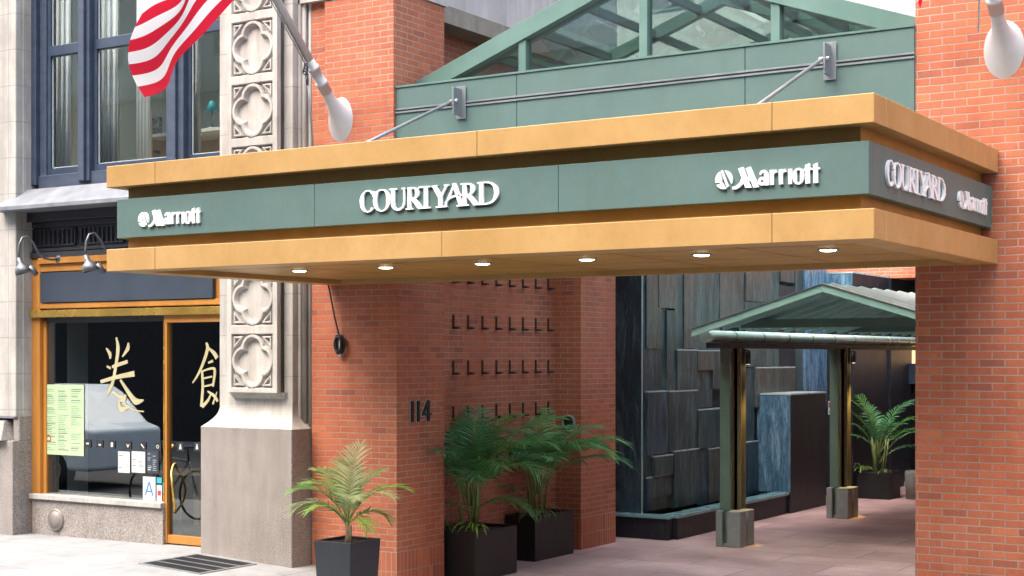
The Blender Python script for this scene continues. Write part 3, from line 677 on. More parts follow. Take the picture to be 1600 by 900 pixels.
# quatrefoil panels (relief)
BX0, BX1, BY = -11.68, -10.936, 12.54
mb = MB(); mb.box(BX0, BX1, BY + .06, 12.66, 2.11, 9.5)
mb.hexa([(BX0 + .0, BY + .1, 2.05), (BX1 + .0, BY + .1, 2.05), (BX1, 12.66, 2.05), (BX0, 12.66, 2.05), (BX0 - .02, BY + .055, 2.12), (BX1 + .05, BY + .055, 2.12), (BX1 + .05, 12.66, 2.12), (BX0 - .02, 12.66, 2.12)])
build('panel_block', mb, M['limecarve'], bl)
def sdbox(x, y, a, b): return max(abs(x) - a, abs(y) - b)
def sm(e0, e1, x): t = min(1, max(0, (x - e0) / (e1 - e0))); return t * t * (3 - 2 * t)
PW, PHh = .372, .3515
def relief(x, y):
    d = sdbox(x, y, .305, .305)                    # sunk square
    if d > 0: return 0.0
    h = -.045 * sm(0, -.012, d)
    c = .135; r = .128
    q = min(math.hypot(x - c, y), math.hypot(x + c, y), math.hypot(x, y - c), math.hypot(x, y + c)) - r
    q = min(q, max(abs(x), abs(y)) - .10)
    if q < .046:
        ringh = .042 * (sm(.046, .034, q)); h = -.045 + ringh
        if q < .008: h = -.003 - .085 * sm(.008, -.035, q)
        # little cusps
    # corner triangles
    ax, ay = .285 - abs(x), .285 - abs(y); s_ = ax + ay
    if ax > -.003 and ay > -.003 and s_ < .165:
        t = min(ax, ay, (.165 - s_) * .7)
        if t > 0: h = max(h, -.045 + .04 * sm(0, .01, t)) if t < .024 else -.045 + .04 * sm(.036, .024, t)
    return h
def relief_mesh():
    mb = MB(); nx_, nz_ = 124, 116; k = []
    for j in range(nz_ + 1):
        for i in range(nx_ + 1):
            x = -PW + 2 * PW * i / nx_; z = -PHh + 2 * PHh * j / nz_; k.append((x, -relief(x, z), z))
    fs = [(j * (nx_ + 1) + i, j * (nx_ + 1) + i + 1, (j + 1) * (nx_ + 1) + i + 1, (j + 1) * (nx_ + 1) + i) for j in range(nz_) for i in range(nx_)]
    mb.add(k, fs, False)
    # side returns
    mb.quad((PW, 0, -PHh), (PW, .12, -PHh), (PW, .12, PHh), (PW, 0, PHh)); mb.quad((-PW, .12, -PHh), (-PW, 0, -PHh), (-PW, 0, PHh), (-PW, .12, PHh)); mb.quad((-PW, .12, -PHh), (PW, .12, -PHh), (PW, 0, -PHh), (-PW, 0, -PHh))
    return mb
rm = relief_mesh(); me0 = None
for k in range(8):
    zc = 2.12 + PHh + k * 2 * PHh
    if me0 is None:
        o = build('quatrefoil_panel', rm, M['limecarve'], None, recalc=False); me0 = o.data
    else: o = bpy.data.objects.new('quatrefoil_panel', me0); COL.objects.link(o)
    o.parent = bl; o.location = Vector(((BX0 + BX1) / 2, BY, zc)) - bl.location
# wall above bay (out of view) and the dark void behind
mb = MB(); mb.box(-15.46, -11.9, 13.0, 13.3, 8.4, 9.5); build('head_wall', mb, M['lime'], bl)
# --- upper navy window bay
WY = 12.95
def wx(px, Y=WY): return XZ(px, 300, Y)[0]
def wz(px, py, Y=WY): return XZ(px, py, Y)[1]
zb_ = 4.78; zt = 8.4
mb = MB()
mb.box(-15.44, -15.40, WY - .03, WY + .12, 4.72, zt); mb.box(-15.40, -15.30, WY - .06, WY + .12, 4.72, zt)
mb.box(-15.30, wx(72), WY, WY + .12, 4.72, zt)
mb.box(wx(126), wx(144), WY - .05, WY + .12, 4.72, zt); mb.box(wx(131), wx(139), WY - .09, WY - .05, 4.72, zt)
mb.box(wx(264), wx(291), WY - .05, WY + .12, 4.72, zt); mb.box(wx(270), wx(282), WY - .09, WY - .05, 4.72, zt)
mb.box(-15.3, -11.9, WY - .02, WY + .115, 4.66, zb_ + .06)
build('window_bay_frame', mb, M['navylight'], bl, bevel=.006)
def casement(pa, pb, ztr):
    xa, xb = wx(pa), wx(pb); z0 = 4.84; fw = .06
    m_ = MB(); m_.box(xa, xa + fw, WY + .02, WY + .1, z0, zt); m_.box(xb - fw, xb, WY + .02, WY + .1, z0, zt)
    m_.box(xa + fw, xb - fw, WY + .02, WY + .1, z0, z0 + .09); m_.box(xa + fw, xb - fw, WY + .01, WY + .1, ztr, ztr + .13); m_.box(xa + fw, xb - fw, WY + .02, WY + .1, zt - .1, zt)
    w = build('casement_window', m_, M['navy'], bl, bevel=.005)
    m_ = MB()
    for (za_, zc_) in ((z0 + .09, ztr), (ztr + .13, zt - .1)):
        for (a, b_, c, d) in ((xa + fw, xa + fw + .012, za_, zc_), (xb - fw - .012, xb - fw, za_, zc_), (xa + fw, xb - fw, za_, za_ + .012), (xa + fw, xb - fw, zc_ - .012, zc_)):
            m_.box(a, b_, WY + .05, WY + .062, c, d)
    build('glazing_bead', m_, M['greywall'], w)
    m_ = MB(); m_.box(xa + fw, xb - fw, WY + .066, WY + .07, z0 + .09, ztr); m_.box(xa + fw, xb - fw, WY + .066, WY + .07, ztr + .13, zt - .1)
    build('pane', m_, M['glass'], w)
casement(72, 126, 6.36); casement(144, 266, 6.36); casement(290, 352, 6.36)
# sill ledge
mb = MB()
mb.hexa([(-15.62, 12.50, 4.42), (-11.9, 12.50, 4.42), (-11.9, 13.0, 4.42), (-15.62, 13.0, 4.42), (-15.50, 12.82, 4.66), (-11.9, 12.82, 4.66), (-11.9, 13.0, 4.66), (-15.5, 13.0, 4.66)])
mb.box(-15.64, -11.9, 12.47, 12.98, 4.36, 4.42)
build('sill_ledge', mb, M['ledge'], bl, bevel=.008)
# black iron spandrel with rosette grilles
mb = MB(); mb.box(-15.42, -11.9, 12.93, 13.1, 3.78, 4.36); mb.box(-15.44, -11.9, 12.82, 12.93, 4.24, 4.36); mb.box(-15.44, -11.9, 12.87, 12.93, 3.78, 3.85); mb.box(-15.44, -11.9, 12.9, 12.93, 4.17, 4.24); mb.box(-15.44, -11.9, 12.9, 12.93, 3.86, 3.90)
build('iron_spandrel', mb, M['black'], bl, bevel=.005)
for pa, pb in ((52, 120), (128, 196), (204, 272), (280, 346)):
    xa, xb = wx(pa, 12.93), wx(pb, 12.93); m_ = MB(); z0, z1 = 3.93, 4.15
    for q in ((xa, xb, z1 - .015, z1), (xa, xb, z0, z0 + .015), (xa, xa + .02, z0, z1), (xb - .02, xb, z0, z1)): m_.box(q[0], q[1], 12.905, 12.928, q[2], q[3])
    n = 9
    for i in range(n):
        x = xa + .03 + (xb - xa - .06) * (i + .5) / n; m_.box(x - .011, x + .011, 12.912, 12.928, z0 + .015, z1 - .015); m_.lathe([(.0, .022), (.011, .018), (.018, .004)], (x, 12.93, (z0 + z1) / 2), 'y', 8)
        m_.lathe([(.0, .02), (.013, .012)], (x, 12.93, z1 - .04), 'y', 6); m_.lathe([(.0, .02), (.013, .012)], (x, 12.93, z0 + .04), 'y', 6)
    build('rosette_grille', m_, M['black'], bl)
# --- shopfront
mb = MB()
mb.box(-15.46, wx(67), 12.90, 13.05, .2, 3.78); mb.box(wx(67), wx(72), 12.95, 13.05, .74, 2.98)
mb.box(wx(67), -11.9, 12.86, 13.05, 3.70, 3.78)
mb.box(wx(67), -11.9, 12.94, 13.05, 3.13, 3.70)
mb.box(wx(67), -11.9, 12.90, 12.94, 3.60, 3.70); mb.box(wx(67), -11.9, 12.90, 12.94, 3.13, 3.20)
build('shopfront_frame', mb, M['bronze'], bl, bevel=.006)
mb = MB(); mb.box(wx(56), -11.9, 12.85, 12.95, 3.02, 3.11); build('shopfront_transom', mb, M['brass'], bl, bevel=.004)
mb = MB(); mb.box(wx(69.5), wx(338), 12.885, 12.939, 3.21, 3.59); build('blank_sign_board', mb, M['sign'], bl)
mb = MB(); mb.box(wx(58), wx(262), 12.87, 13.2, .1, .70); bk = build('bulkhead', mb, M['granite'], bl, bevel=.006)
mb = MB(); mb.box(wx(56), wx(262), 12.83, 13.2, .70, .765); build('stone_sill', mb, M['lime'], bl, bevel=.006)
mb = MB(); mb.box(wx(73), wx(260), 12.975, 12.98, .765, 3.0); sg = build('shop_window_pane', mb, M['glassdark'], bl)
mb = MB(); mb.box(wx(72), wx(260), 12.95, 13.0, 2.95, 3.02); build('window_head', mb, M['black'], bl)
# door
mb = MB(); mb.box(wx(260), wx(264.5), 12.91, 13.0, .28, 2.93); mb.box(wx(264.5), -11.95, 12.92, 13.0, .28, .38); mb.box(wx(260), -11.95, 12.905, 13.0, 2.93, 3.02)
door = build('shop_door', mb, M['bronze'], bl, bevel=.003)
mb = MB(); mb.box(wx(264.5), -11.95, 12.955, 12.96, .38, 2.93); build('pane', mb, M['glassdark'], door)
mb = MB(); mb.box(wx(260), wx(261), 12.90, 12.91, .28, 2.93); build('door_edge', mb, M['brass'], door)
hx, hz = XZ(266, 724, 12.9)
hp = []
for k in range(17):
    f_ = k / 16; hp.append((hx + .02 + .07 * math.sin(f_ * math.pi * 1.0) * (1 if f_ > .3 else f_ / .3) - .02 * math.sin(f_ * 6.28), 12.95 - .10 * math.sin(f_ * math.pi), hz - f_ * .60))
mb = MB(); mb.tube(hp, .014, 8); build('handle', mb, M['brass'], door)
# gold painted characters on the glass (brush strokes)
def bs(g_, pts, ws): g_.curve(pts, ws)
def zpt(x, y): return XZ(140 + x / 4.738, 490 + y / 4.738, 12.965)
def char(strokes, parent, mname='goldleaf', Y=12.97):
    mb = MB()
    for i, (pts, ws) in enumerate(strokes):
        # smooth
        P_ = [Vector(zpt(*p)) for p in pts]; W_ = [w / 4.738 * 18 / F for w in ws]; q, w2 = [], []
        for k in range(len(P_) - 1):
            p0, p1, p2, p3 = P_[max(k - 1, 0)], P_[k], P_[k + 1], P_[min(k + 2, len(P_) - 1)]
            for j in range(5):
                t = j / 5; q.append(.5 * ((2 * p1) + (-p0 + p2) * t + (2 * p0 - 5 * p1 + 4 * p2 - p3) * t * t + (-p0 + 3 * p1 - 3 * p2 + p3) * t ** 3)); w2.append(W_[k] * (1 - t) + W_[k + 1] * t)
        q.append(P_[-1]); w2.append(W_[-1]); g_ = Glyph(); g_.curve([tuple(v) for v in q], w2)
        for j, poly in enumerate(g_.p): mb.prism(poly, Y - .0012 - (i % 5) * .0006, Y - .0009 + .002)
    return build('gold_character', mb, M[mname], parent)
char([([(120, 255), (148, 300), (150, 335)], [8, 34, 14]), ([(285, 215), (280, 260), (240, 320)], [14, 36, 8]), ([(125, 390), (155, 405)], [14, 20]),
      ([(165, 395), (220, 375), (280, 355)], [22, 28, 26]), ([(80, 505), (200, 470), (330, 445)], [26, 30, 44]), ([(195, 175), (208, 260), (190, 400), (165, 520), (125, 605)], [14, 36, 30, 30, 20]),
      ([(225, 490), (290, 590), (340, 650), (398, 640)], [18, 34, 52, 8]), ([(170, 575), (215, 610), (265, 625)], [16, 22, 24]), ([(265, 600), (255, 640), (215, 650), (235, 710), (285, 690)], [18, 22, 20, 40, 16]),
      ([(255, 670), (330, 715), (400, 725)], [14, 10, 10])], sg)
char([([(870, 215), (880, 260), (850, 360), (810, 450), (768, 515)], [14, 30, 26, 20, 8]), ([(880, 250), (925, 290), (950, 330)], [10, 30, 36]), ([(885, 365), (920, 350)], [14, 20]), ([(840, 420), (845, 540), (835, 690)], [22, 24, 26]),
      ([(845, 425), (915, 405), (935, 430), (920, 540)], [12, 18, 24, 18]), ([(850, 480), (915, 465)], [12, 14]), ([(850, 540), (915, 525)], [12, 14]), ([(840, 690), (885, 640), (905, 590)], [26, 22, 8]), ([(880, 575), (930, 610), (955, 650)], [10, 24, 20]), ([(950, 580), (920, 670)], [8, 16])], door, Y=12.95)
# shop interior
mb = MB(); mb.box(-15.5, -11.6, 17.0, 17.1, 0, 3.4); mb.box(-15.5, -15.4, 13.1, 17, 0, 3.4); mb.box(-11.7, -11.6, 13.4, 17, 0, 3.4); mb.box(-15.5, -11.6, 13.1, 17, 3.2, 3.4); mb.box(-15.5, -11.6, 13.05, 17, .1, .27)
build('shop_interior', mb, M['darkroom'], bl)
mb = MB(); mb.box(wx(76), wx(119, 13.4), 13.25, 13.6, .27, 3.2); build('interior_column', mb, M['greywall'], bl)
mb = MB(); mb.box(-14.2, -12.6, 15.2, 15.6, .27, 1.2); mb.box(-14.6, -13.6, 14.3, 14.9, .95, 1.0); mb.box(-14.15, -14.05, 14.55, 14.65, .27, .95); build('shop_counter', mb, M['tan'], bl)
# upper room
mb = MB(); mb.box(-15.5, -11.6, 15.9, 16.0, 4.6, 9); mb.box(-15.5, -15.4, 13.1, 15.9, 4.6, 9); mb.box(-11.7, -11.6, 13.1, 15.9, 4.6, 9); mb.box(-15.5, -11.6, 13.1, 16, 8.5, 8.6)
build('upper_room_wall', mb, M['wall'], bl)
mb = MB(); mb.box(-15.5, -11.6, 13.1, 16, 4.55, 4.7); build('upper_room_floor', mb, M['tan'], bl)
def curtain(pa, pb, Y, lab):
    xa, xb = XZ(pa, 0, Y)[0], XZ(pb, 0, Y)[0]; m_ = MB(); n = 40; vs = []
    for i in range(n + 1):
        x = xa + (xb - xa) * i / n; y = Y + .03 * math.sin(i * 1.25) + .01 * math.sin(i * 3.1)
        vs += [(x, y, 4.75), (x, y, 8.4)]
    m_.add(vs, [(2 * i, 2 * i + 2, 2 * i + 3, 2 * i + 1) for i in range(n)], True)
    o = build('curtain', m_, M['curtain'], recalc=False); s_ = o.modifiers.new('s', 'SOLIDIFY'); s_.thickness = .004
    tag(o, lab, 'curtain', 'curtains in the upper windows')
curtain(80, 112, 13.3, 'white curtain hanging inside the narrow leftmost upper window')
curtain(150, 186, 13.3, 'white curtain at the left edge of the wide upper window')
curtain(214, 236, 13.5, 'narrow white curtain behind the middle of the wide upper window beside the fan')
curtain(292, 312, 13.3, 'white curtain inside the upper window next to the carved stone panels')
X, z = XZ(238, 200, 14.2)
fan = thing('desk_fan', 'round wire desk fan seen through the wide upper window', 'fan', (X, 14.2, z - .35))
m_ = MB()
for r_ in (.05, .09, .13, .165): m_.tube([(X + r_ * math.cos(a * R(15)), 14.2, z + r_ * math.sin(a * R(15))) for a in range(25)], .005, 5, False)
for a in range(12): m_.tube([(X, 14.18, z), (X + .165 * math.cos(a * R(30)), 14.2, z + .165 * math.sin(a * R(30)))], .003, 4)
build('cage', m_, M['steel'], fan)
m_ = MB(); m_.tube([(X, 14.22, z), (X, 14.22, z - .3)], .015, 8); m_.lathe([(0, 0), (.1, 0), (.09, .03), (0, .04)], (X, 14.22, z - .34)); build('stand', m_, M['rubber'], fan)
m_ = MB()
for a in range(3):
    an = a * R(120); m_.add([(X, 14.205, z), (X + .14 * math.cos(an), 14.19, z + .14 * math.sin(an)), (X + .14 * math.cos(an + .7), 14.22, z + .14 * math.sin(an + .7))], [(0, 1, 2)])
build('blade', m_, M['steel'], fan)
dk = thing('desk', 'tan desk with white top inside the wide upper window', 'desk', (-13.2, 14.3, 4.7))
m_ = MB(); m_.box(-14.6, -12.0, 14.0, 14.7, 5.40, 5.44); build('desk_top', m_, M['paper'], dk)
m_ = MB(); m_.box(-14.5, -12.1, 14.6, 14.65, 4.7, 5.4); m_.box(-14.55, -14.5, 14.05, 14.65, 4.7, 5.4); m_.box(-12.1, -12.05, 14.05, 14.65, 4.7, 5.4); build('desk_panel', m_, M['tan'], dk)
X, z = XZ(205, 200, 14.5)
ch = thing('office_chair', 'dark office chair behind the wide upper window left of the fan', 'chair', (X, 14.9, 4.7))
m_ = MB(); m_.box(X - .2, X + .2, 14.85, 14.9, 5.4, 5.85); build('backrest', m_, M['rubber'], ch, bevel=.02)
m_ = MB(); m_.box(X - .22, X + .22, 14.9, 15.3, 5.15, 5.22); m_.tube([(X, 15.1, 4.72), (X, 15.1, 5.15)], .03); m_.lathe([(0, 0), (.25, 0), (.25, .03), (0, .05)], (X, 15.1, 4.70)); m_.box(X - .03, X + .03, 14.88, 14.94, 5.18, 5.5); build('seat', m_, M['rubber'], ch)
X, z = XZ(323, 205, 14.0)
tl = thing('desk_lamp', 'small teal lamp inside the upper window beside the carved stone', 'lamp', (X, 14.0, 5.44))
m_ = MB(); m_.lathe([(.03, .25), (.09, .12), (.085, .12), (.025, .25)], (X, 14.1, 5.55)); build('lamp_shade', m_, M['teal'], tl)
m_ = MB(); m_.tube([(X, 14.1, 5.44), (X, 14.1, 5.75)], .012, 8); m_.lathe([(0, 0), (.08, 0), (.07, .02), (0, .02)], (X, 14.1, 5.44)); build('stem', m_, M['steel'], tl)

# gooseneck lamps
def gooseneck(px, py, lab):
    # wall plate at sign-frame plane, arm swings out to the left-front, shade hangs
    X, z = XZ(px, py, 12.88)
    t = thing('gooseneck_lamp', lab, 'wall lamp', (X, 12.88, z), 'gooseneck lamps over the blank shop sign')
    m_ = MB(); m_.lathe([(0, .03), (.035, .028), (.055, .015), (.06, 0)], (X, 12.88, z), 'y', 16); build('wall_plate', m_, M['lampgrey'], t)
    u = Vector((-.16, -.42, 0)); pts = []
    prof = [(0, 0), (.18, -.01), (.38, .005), (.55, .07), (.70, .20), (.85, .27), (1.0, .25), (1.08, .16), (1.10, .06), (1.10, .0)]
    for a, b_ in prof: pts.append((X + u.x * a, 12.86 + u.y * a, z + b_))
    m_ = MB(); m_.tube(pts, .014, 10); build('arm', m_, M['lampgrey'], t)
    e = Vector(pts[-1])
    m_ = MB(); prof = [(0, 0), (.03, 0), (.034, -.07), (.05, -.09), (.085, -.12), (.10, -.16), (.105, -.20), (.10, -.20), (.092, -.16), (.04, -.10)]
    m_.lathe(prof, (0, 0, 0), 'z', 20)
    rot = Matrix.Rotation(R(12), 3, 'X') @ Matrix.Rotation(R(-14), 3, 'Y')
    m_.v = [tuple(e + rot @ Vector(v)) for v in m_.v]; sh = build('lamp_shade', m_, M['lampgrey'], t)
    m_ = MB(); m_.tube([e + rot @ Vector((.06, .06, -.15)), e + rot @ Vector((.10, .10, -.27))], [.05, .03], 10); build('guard', m_, M['lampgrey'], sh)
    return t
gooseneck(92, 405, 'left gooseneck lamp hanging at the corner of the bronze shop sign frame')
gooseneck(197, 401, 'gooseneck lamp hanging just before the left end of the gold canopy')

# things stuck on the shop glass -------------------------------------------------
def flat(name, px0, py0, px1, py1, m, lab, cat, Y=12.968, th=.002, group=None, parent=None):
    xa, za_ = XZ(px0, py0, Y); xb, zb2 = XZ(px1, py1, Y); zl = XZ((px0 + px1) / 2, py0, Y)[1]; zh = XZ((px0 + px1) / 2, py1, Y)[1]
    m_ = MB(); m_.box(xa, xb, Y - th, Y, zl, zh); o = build(name, m_, m, parent)
    if lab: tag(o, lab, cat, group)
    return o, xa, xb, min(zl, zh), max(zl, zh)
po, xa, xb, z0, z1 = flat('menu_poster', 69, 601, 131, 711, M['menu'], 'tall pale green menu poster taped inside the shop window', 'poster')
def printed(par, xa, xb, z0, z1, rows, Y, m='ink', seed=1, cols=3):
    rnd = random.Random(seed); m_ = MB(); w = (xb - xa) / cols
    for c in range(cols):
        for r_ in range(rows):
            if rnd.random() < .16: continue
            z = z1 - (z1 - z0) * (r_ + .6) / rows; L = w * (.4 + .45 * rnd.random()); h = (z1 - z0) / rows * (.22 if rnd.random() < .8 else .45)
            m_.box(xa + c * w + w * .08, xa + c * w + w * .08 + L, Y - .0012, Y, z, z + h)
    return build('print', m_, M[m], par)
m_ = MB(); rnd = random.Random(3)
printed(po, xa + .01, xb - .01, z0 + .05, z1 - .05, 34, 12.966, 'ink', 3)
m_ = MB(); m_.lathe([(.03, .0008), (.05, .0008)], (xa + .09, 12.966, z0 + .20), 'y', 20); build('round_stamp', m_, M['redink'], po)
for i, (a, b_, lb, mm) in enumerate(((184, 205, 'white notice sheet in a black frame, left of the two', 'paper'), (205, 229, 'white notice sheet with small grey pictures beside the dark notice', 'paper'), (229, 249, 'dark green grey notice with pale lines right of the white sheets', 'sign'))):
    o, xa, xb, z0, z1 = flat('notice_sheet', a, 704, b_ - 1, 740, M['black'], lb, 'notice', group='notices on the shop window')
    m_ = MB(); m_.box(xa + .012, xb - .012, 12.9645, 12.966, z0 + .012, z1 - .012); build('sheet', m_, M[mm], o); printed(o, xa + .02, xb - .02, z0 + .03, z1 - .03, 9, 12.964, 'ink' if mm == 'paper' else 'greywall', i + 5, 2)
o, xa, xb, z0, z1 = flat('grade_card', 223.5, 745, 243, 784, M['paper'], 'white card with a large blue letter A in the shop window corner', 'card')
m_ = MB(); cx, w_ = (xa + xb) / 2, (xb - xa) * .30; zz0, zz1 = z0 + (z1 - z0) * .25, z1 - (z1 - z0) * .2
gA = Glyph().line((cx - w_, zz0), (cx, zz1), .022).line((cx + w_, zz0), (cx, zz1), .022).line((cx - w_ * .6, zz0 + (zz1 - zz0) * .3), (cx + w_ * .6, zz0 + (zz1 - zz0) * .3), .018)
for i, p in enumerate(gA.p): m_.prism(p, 12.9655 - i * .0004, 12.967)
build('letter', m_, M['blueink'], o)
m_ = MB(); m_.box(xb - .035, xb - .01, 12.9652, 12.966, z0 + .015, z0 + .03); build('print', m_, M['ink'], o)
for (a, b_, c, d, mm, lb) in ((245, 746, 253, 755, 'teal', 'small green and white sticker above the narrow sticker beside the A card'), (245, 758, 253, 783, 'paper', 'narrow white sticker with red print right of the A card'), (254.5, 754, 259.5, 771, 'teal', 'small teal sticker by the door jamb'), (254.5, 772, 259.5, 784, 'redink', 'small red sticker below the teal one by the door jamb')):
    o, xa, xb, z0, z1 = flat('sticker', a, b_, c, d, M[mm], lb, 'sticker', group='stickers by the shop door jamb')
    if mm == 'paper': m_ = MB(); m_.box(xa + .015, xb - .015, 12.9652, 12.966, (z0 + z1) / 2 - .03, (z0 + z1) / 2 + .03); build('print', m_, M['redink'], o)
pic = ('pictogram of a cup, first from the left', 'pictogram of a bowl, second from the left', 'pictogram of a white page, third from the left', 'pictogram of a white bird, at the top corner of the notices', 'pictogram of crossed utensils right of the bird', 'pictogram of a white pentagon ring beside the door jamb')
for i, px in enumerate((137, 156, 175, 200, 223, 246.5)):
    dy = (693 + (px - 137) * .045)
    sq, xa, xb, z0, z1 = flat('pictogram_sticker', px - 5, dy - 6, px + 5, dy + 6, M['rubber'], 'black square sticker, white ' + pic[i], 'sticker', group='row of black pictogram stickers on the shop glass')
    cx, cz = (xa + xb) / 2, (z0 + z1) / 2; m_ = MB(); Yb = 12.966
    if i == 0: m_.prism([(cx - .02, cz - .01), (cx + .02, cz - .01), (cx + .025, cz + .01), (cx - .025, cz + .01)], Yb - .001, Yb)
    elif i == 1: m_.prism([(cx + .025 * math.cos(R(180 + a * 20)), cz + .022 * math.sin(R(180 + a * 20))) for a in range(10)], Yb - .001, Yb)
    elif i == 2: m_.box(cx - .018, cx + .018, Yb - .001, Yb, cz - .028, cz + .028)
    elif i == 3: m_.prism([(cx - .03, cz + .02), (cx, cz - .03), (cx + .03, cz + .02), (cx, cz)], Yb - .001, Yb)
    elif i == 4:
        for j, p in enumerate(Glyph().line((cx - .025, cz + .025), (cx + .025, cz - .025), .012).line((cx - .025, cz + .012), (cx + .01, cz + .0), .01).p): m_.prism(p, Yb - .001 - j * .0004, Yb)
    else:
        pp = [(math.sin(R(72 * k)), math.cos(R(72 * k))) for k in range(5)]
        for k in range(5):
            a, b_ = pp[k], pp[(k + 1) % 5]; m_.prism([(cx + .026 * a[0], cz + .026 * a[1]), (cx + .026 * b_[0], cz + .026 * b_[1]), (cx + .017 * b_[0], cz + .017 * b_[1]), (cx + .017 * a[0], cz + .017 * a[1])], Yb - .001, Yb)
    build('pictogram', m_, M['paper'], sq)
for i, (px, w_) in enumerate(((282, 5), (308, 5))):
    sq, xa, xb, z0, z1 = flat('door_sticker', px - w_, 691, px + w_, 705, M['rubber'], ('black sticker with a white figure on the glass door', 'black sticker with a white bottle shape at the door edge by the granite')[i], 'sticker', Y=12.953, group='stickers on the glass door')
    cx, cz = (xa + xb) / 2, (z0 + z1) / 2; m_ = MB(); m_.lathe([(0, .003), (.011, .003)], (cx, 12.953, cz + .022), 'y', 12); m_.prism([(cx - .02, cz - .03), (cx + .02, cz - .03), (cx + .012, cz + .01), (cx - .012, cz + .01)], 12.950, 12.951); build('pictogram', m_, M['paper'], sq)
X, z = XZ(269, 697, 12.953); m_ = MB(); m_.lathe([(0, .003), (.022, .003), (.022, 0)], (X, 12.953, z), 'y', 16); tag(build('round_sticker', m_, M['brass']), 'small round gold sticker above the door handle', 'sticker')
# standpipe cap and pavement grate
X, z = XZ(88, 812, 12.87)
m_ = MB(); m_.lathe([(.14, 0), (.14, .02), (.125, .035), (.115, .02), (.11, .03), (0, .034)], (X, 12.87, z), 'y', 28)
tag(build('wall_cap', m_, M['capmetal']), 'round metal cover plate set in the granite bulkhead', 'cover plate')
gt = thing('sidewalk_grate', 'dark metal grating set in the pale pavement before the granite plinth', 'grate', (-11.55, 11.95, .25))
m_ = MB(); zz = gz(-11.5) + .002
def gbox(m_, x0, x1, y0, y1, t): m_.hexa([(x0, y0, gz(x0) - .02), (x1, y0, gz(x1) - .02), (x1, y1, gz(x1) - .02), (x0, y1, gz(x0) - .02), (x0, y0, gz(x0) + t), (x1, y0, gz(x1) + t), (x1, y1, gz(x1) + t), (x0, y1, gz(x0) + t)])
for a, b_, c, d in ((-12.0, -11.1, 11.5, 11.53), (-12.0, -11.1, 12.37, 12.4), (-12.0, -11.97, 11.53, 12.37), (-11.13, -11.1, 11.53, 12.37)): gbox(m_, a, b_, c, d, .012)
for y in (11.73, 11.94, 12.15): gbox(m_, -11.97, -11.13, y, y + .02, .012)
build('frame', m_, M['steel'], gt)
m_ = MB()
for k in range(26): x = -11.95 + k * .0315; gbox(m_, x, x + .012, 11.53, 12.37, .009)
build('bars', m_, M['black'], gt)
m_ = MB(); gbox(m_, -11.97, -11.13, 11.53, 12.37, .003); build('pit', m_, M['rubber'], gt)

# ---------------------------------------------------------------- flagpoles and flags
def flagpole(px, py, lab):
    X, z = XZ(px, py, PY - .06)
    Y = PY - .06 if px < 800 else PY
    t = thing('flagpole', lab, 'flagpole', (X, Y, z), 'angled silver flagpoles on the brick piers')
    d = Vector((0, -1, 1.03)).normalized(); base = Vector((X, Y, z))
    # cast base: oval foot on the wall blending into the socket
    m_ = MB(); n, m = 28, 12; vs = []
    for i in range(m + 1):
        f_ = i / m; e = (1 - f_) ** 3.2
        cen = Vector((X, Y, z - .03)) + d * (.42 * f_) + Vector((0, 0, -.02 * (1 - f_)))
        rx = .055 + .115 * e; rzz = .055 + .19 * e
        for k in range(n):
            a = 2 * math.pi * k / n
            # section plane turns from the wall plane to perpendicular to the pole
            w = f_; v1 = Vector((1, 0, 0)); v2 = Vector((0, w * .7, 1 - w * .3)).normalized()
            vs.append(cen + v1 * rx * math.cos(a) + v2 * rzz * math.sin(a))
    m_.add(vs, [(i * n + k, i * n + (k + 1) % n, (i + 1) * n + (k + 1) % n, (i + 1) * n + k) for i in range(m) for k in range(n)], True)
    build('pole_base', m_, M['silver'], t)
    s0 = base + d * .34 + Vector((0, 0, -.03))
    m_ = MB(); m_.tube([s0 + d * a for a in (0, .1, .1001, .14, .1401, .30, .3001, .33, .3301, .42)], [.062, .062, .068, .068, .06, .06, .066, .066, .052, .050], 18); build('collar', m_, M['silver'], t)
    m_ = MB(); m_.tube([s0 + d * .4, s0 + d * 1.6, s0 + d * 3.1], [.048, .044, .034], 16)
    m_.lathe([(0, 0), (.05, .02), (.06, .06), (.05, .10), (0, .12)], s0 + d * 3.1); build('pole', m_, M['silver'], t)
    return t, s0, d
fp1, s1, d1 = flagpole(532, 180, 'silver flagpole angled out from the left brick pier above the canopy')
fp2, s2, d2 = flagpole(1566, 66, 'silver flagpole angled out from the right brick pier at the picture edge')
# halyards
m_ = MB(); a = s1 + d1 * 2.0 + Vector((-.06, 0, -.03)); X, z = XZ(479, 104, 12.2)
m_.tube([a, (X, 12.2, z)], .006, 6); a2 = s1 + d1 * 2.0 + Vector((-.02, 0, -.05)); m_.tube([a2, (X + .02, 12.2, z + .02)], .005, 6)
Xb, zb2 = XZ(489, 222, 12.3); m_.tube([(X, 12.2, z), (Xb, 12.3, zb2 - .1)], .006, 6); m_.tube([(X + .02, 12.2, z), (Xb + .012, 12.3, zb2 - .1)], .005, 6)
hl = build('halyard', m_, M['steel'], fp1)
m_ = MB()
for k in range(3): m_.tube([(X + .025 * math.cos(R(a_)), 12.19 - .01 * k, z - .03 * k + .03 * math.sin(R(a_))) for a_ in range(0, 361, 40)], .008, 6, False)
m_.tube([(X + .01, 12.19, z - .07), (X + .02, 12.19, z - .2)], .014, 8); build('pulley_block', m_, M['black'], hl)
m_ = MB(); m_.tube([s2 + d2 * 2.2 + Vector((-.07, 0, 0)), s2 + d2 * .3 + Vector((-.075, -.05, 0)), s2 + Vector((-.08, -.28, -.2))], .007, 6); build('halyard', m_, M['steel'], fp2)
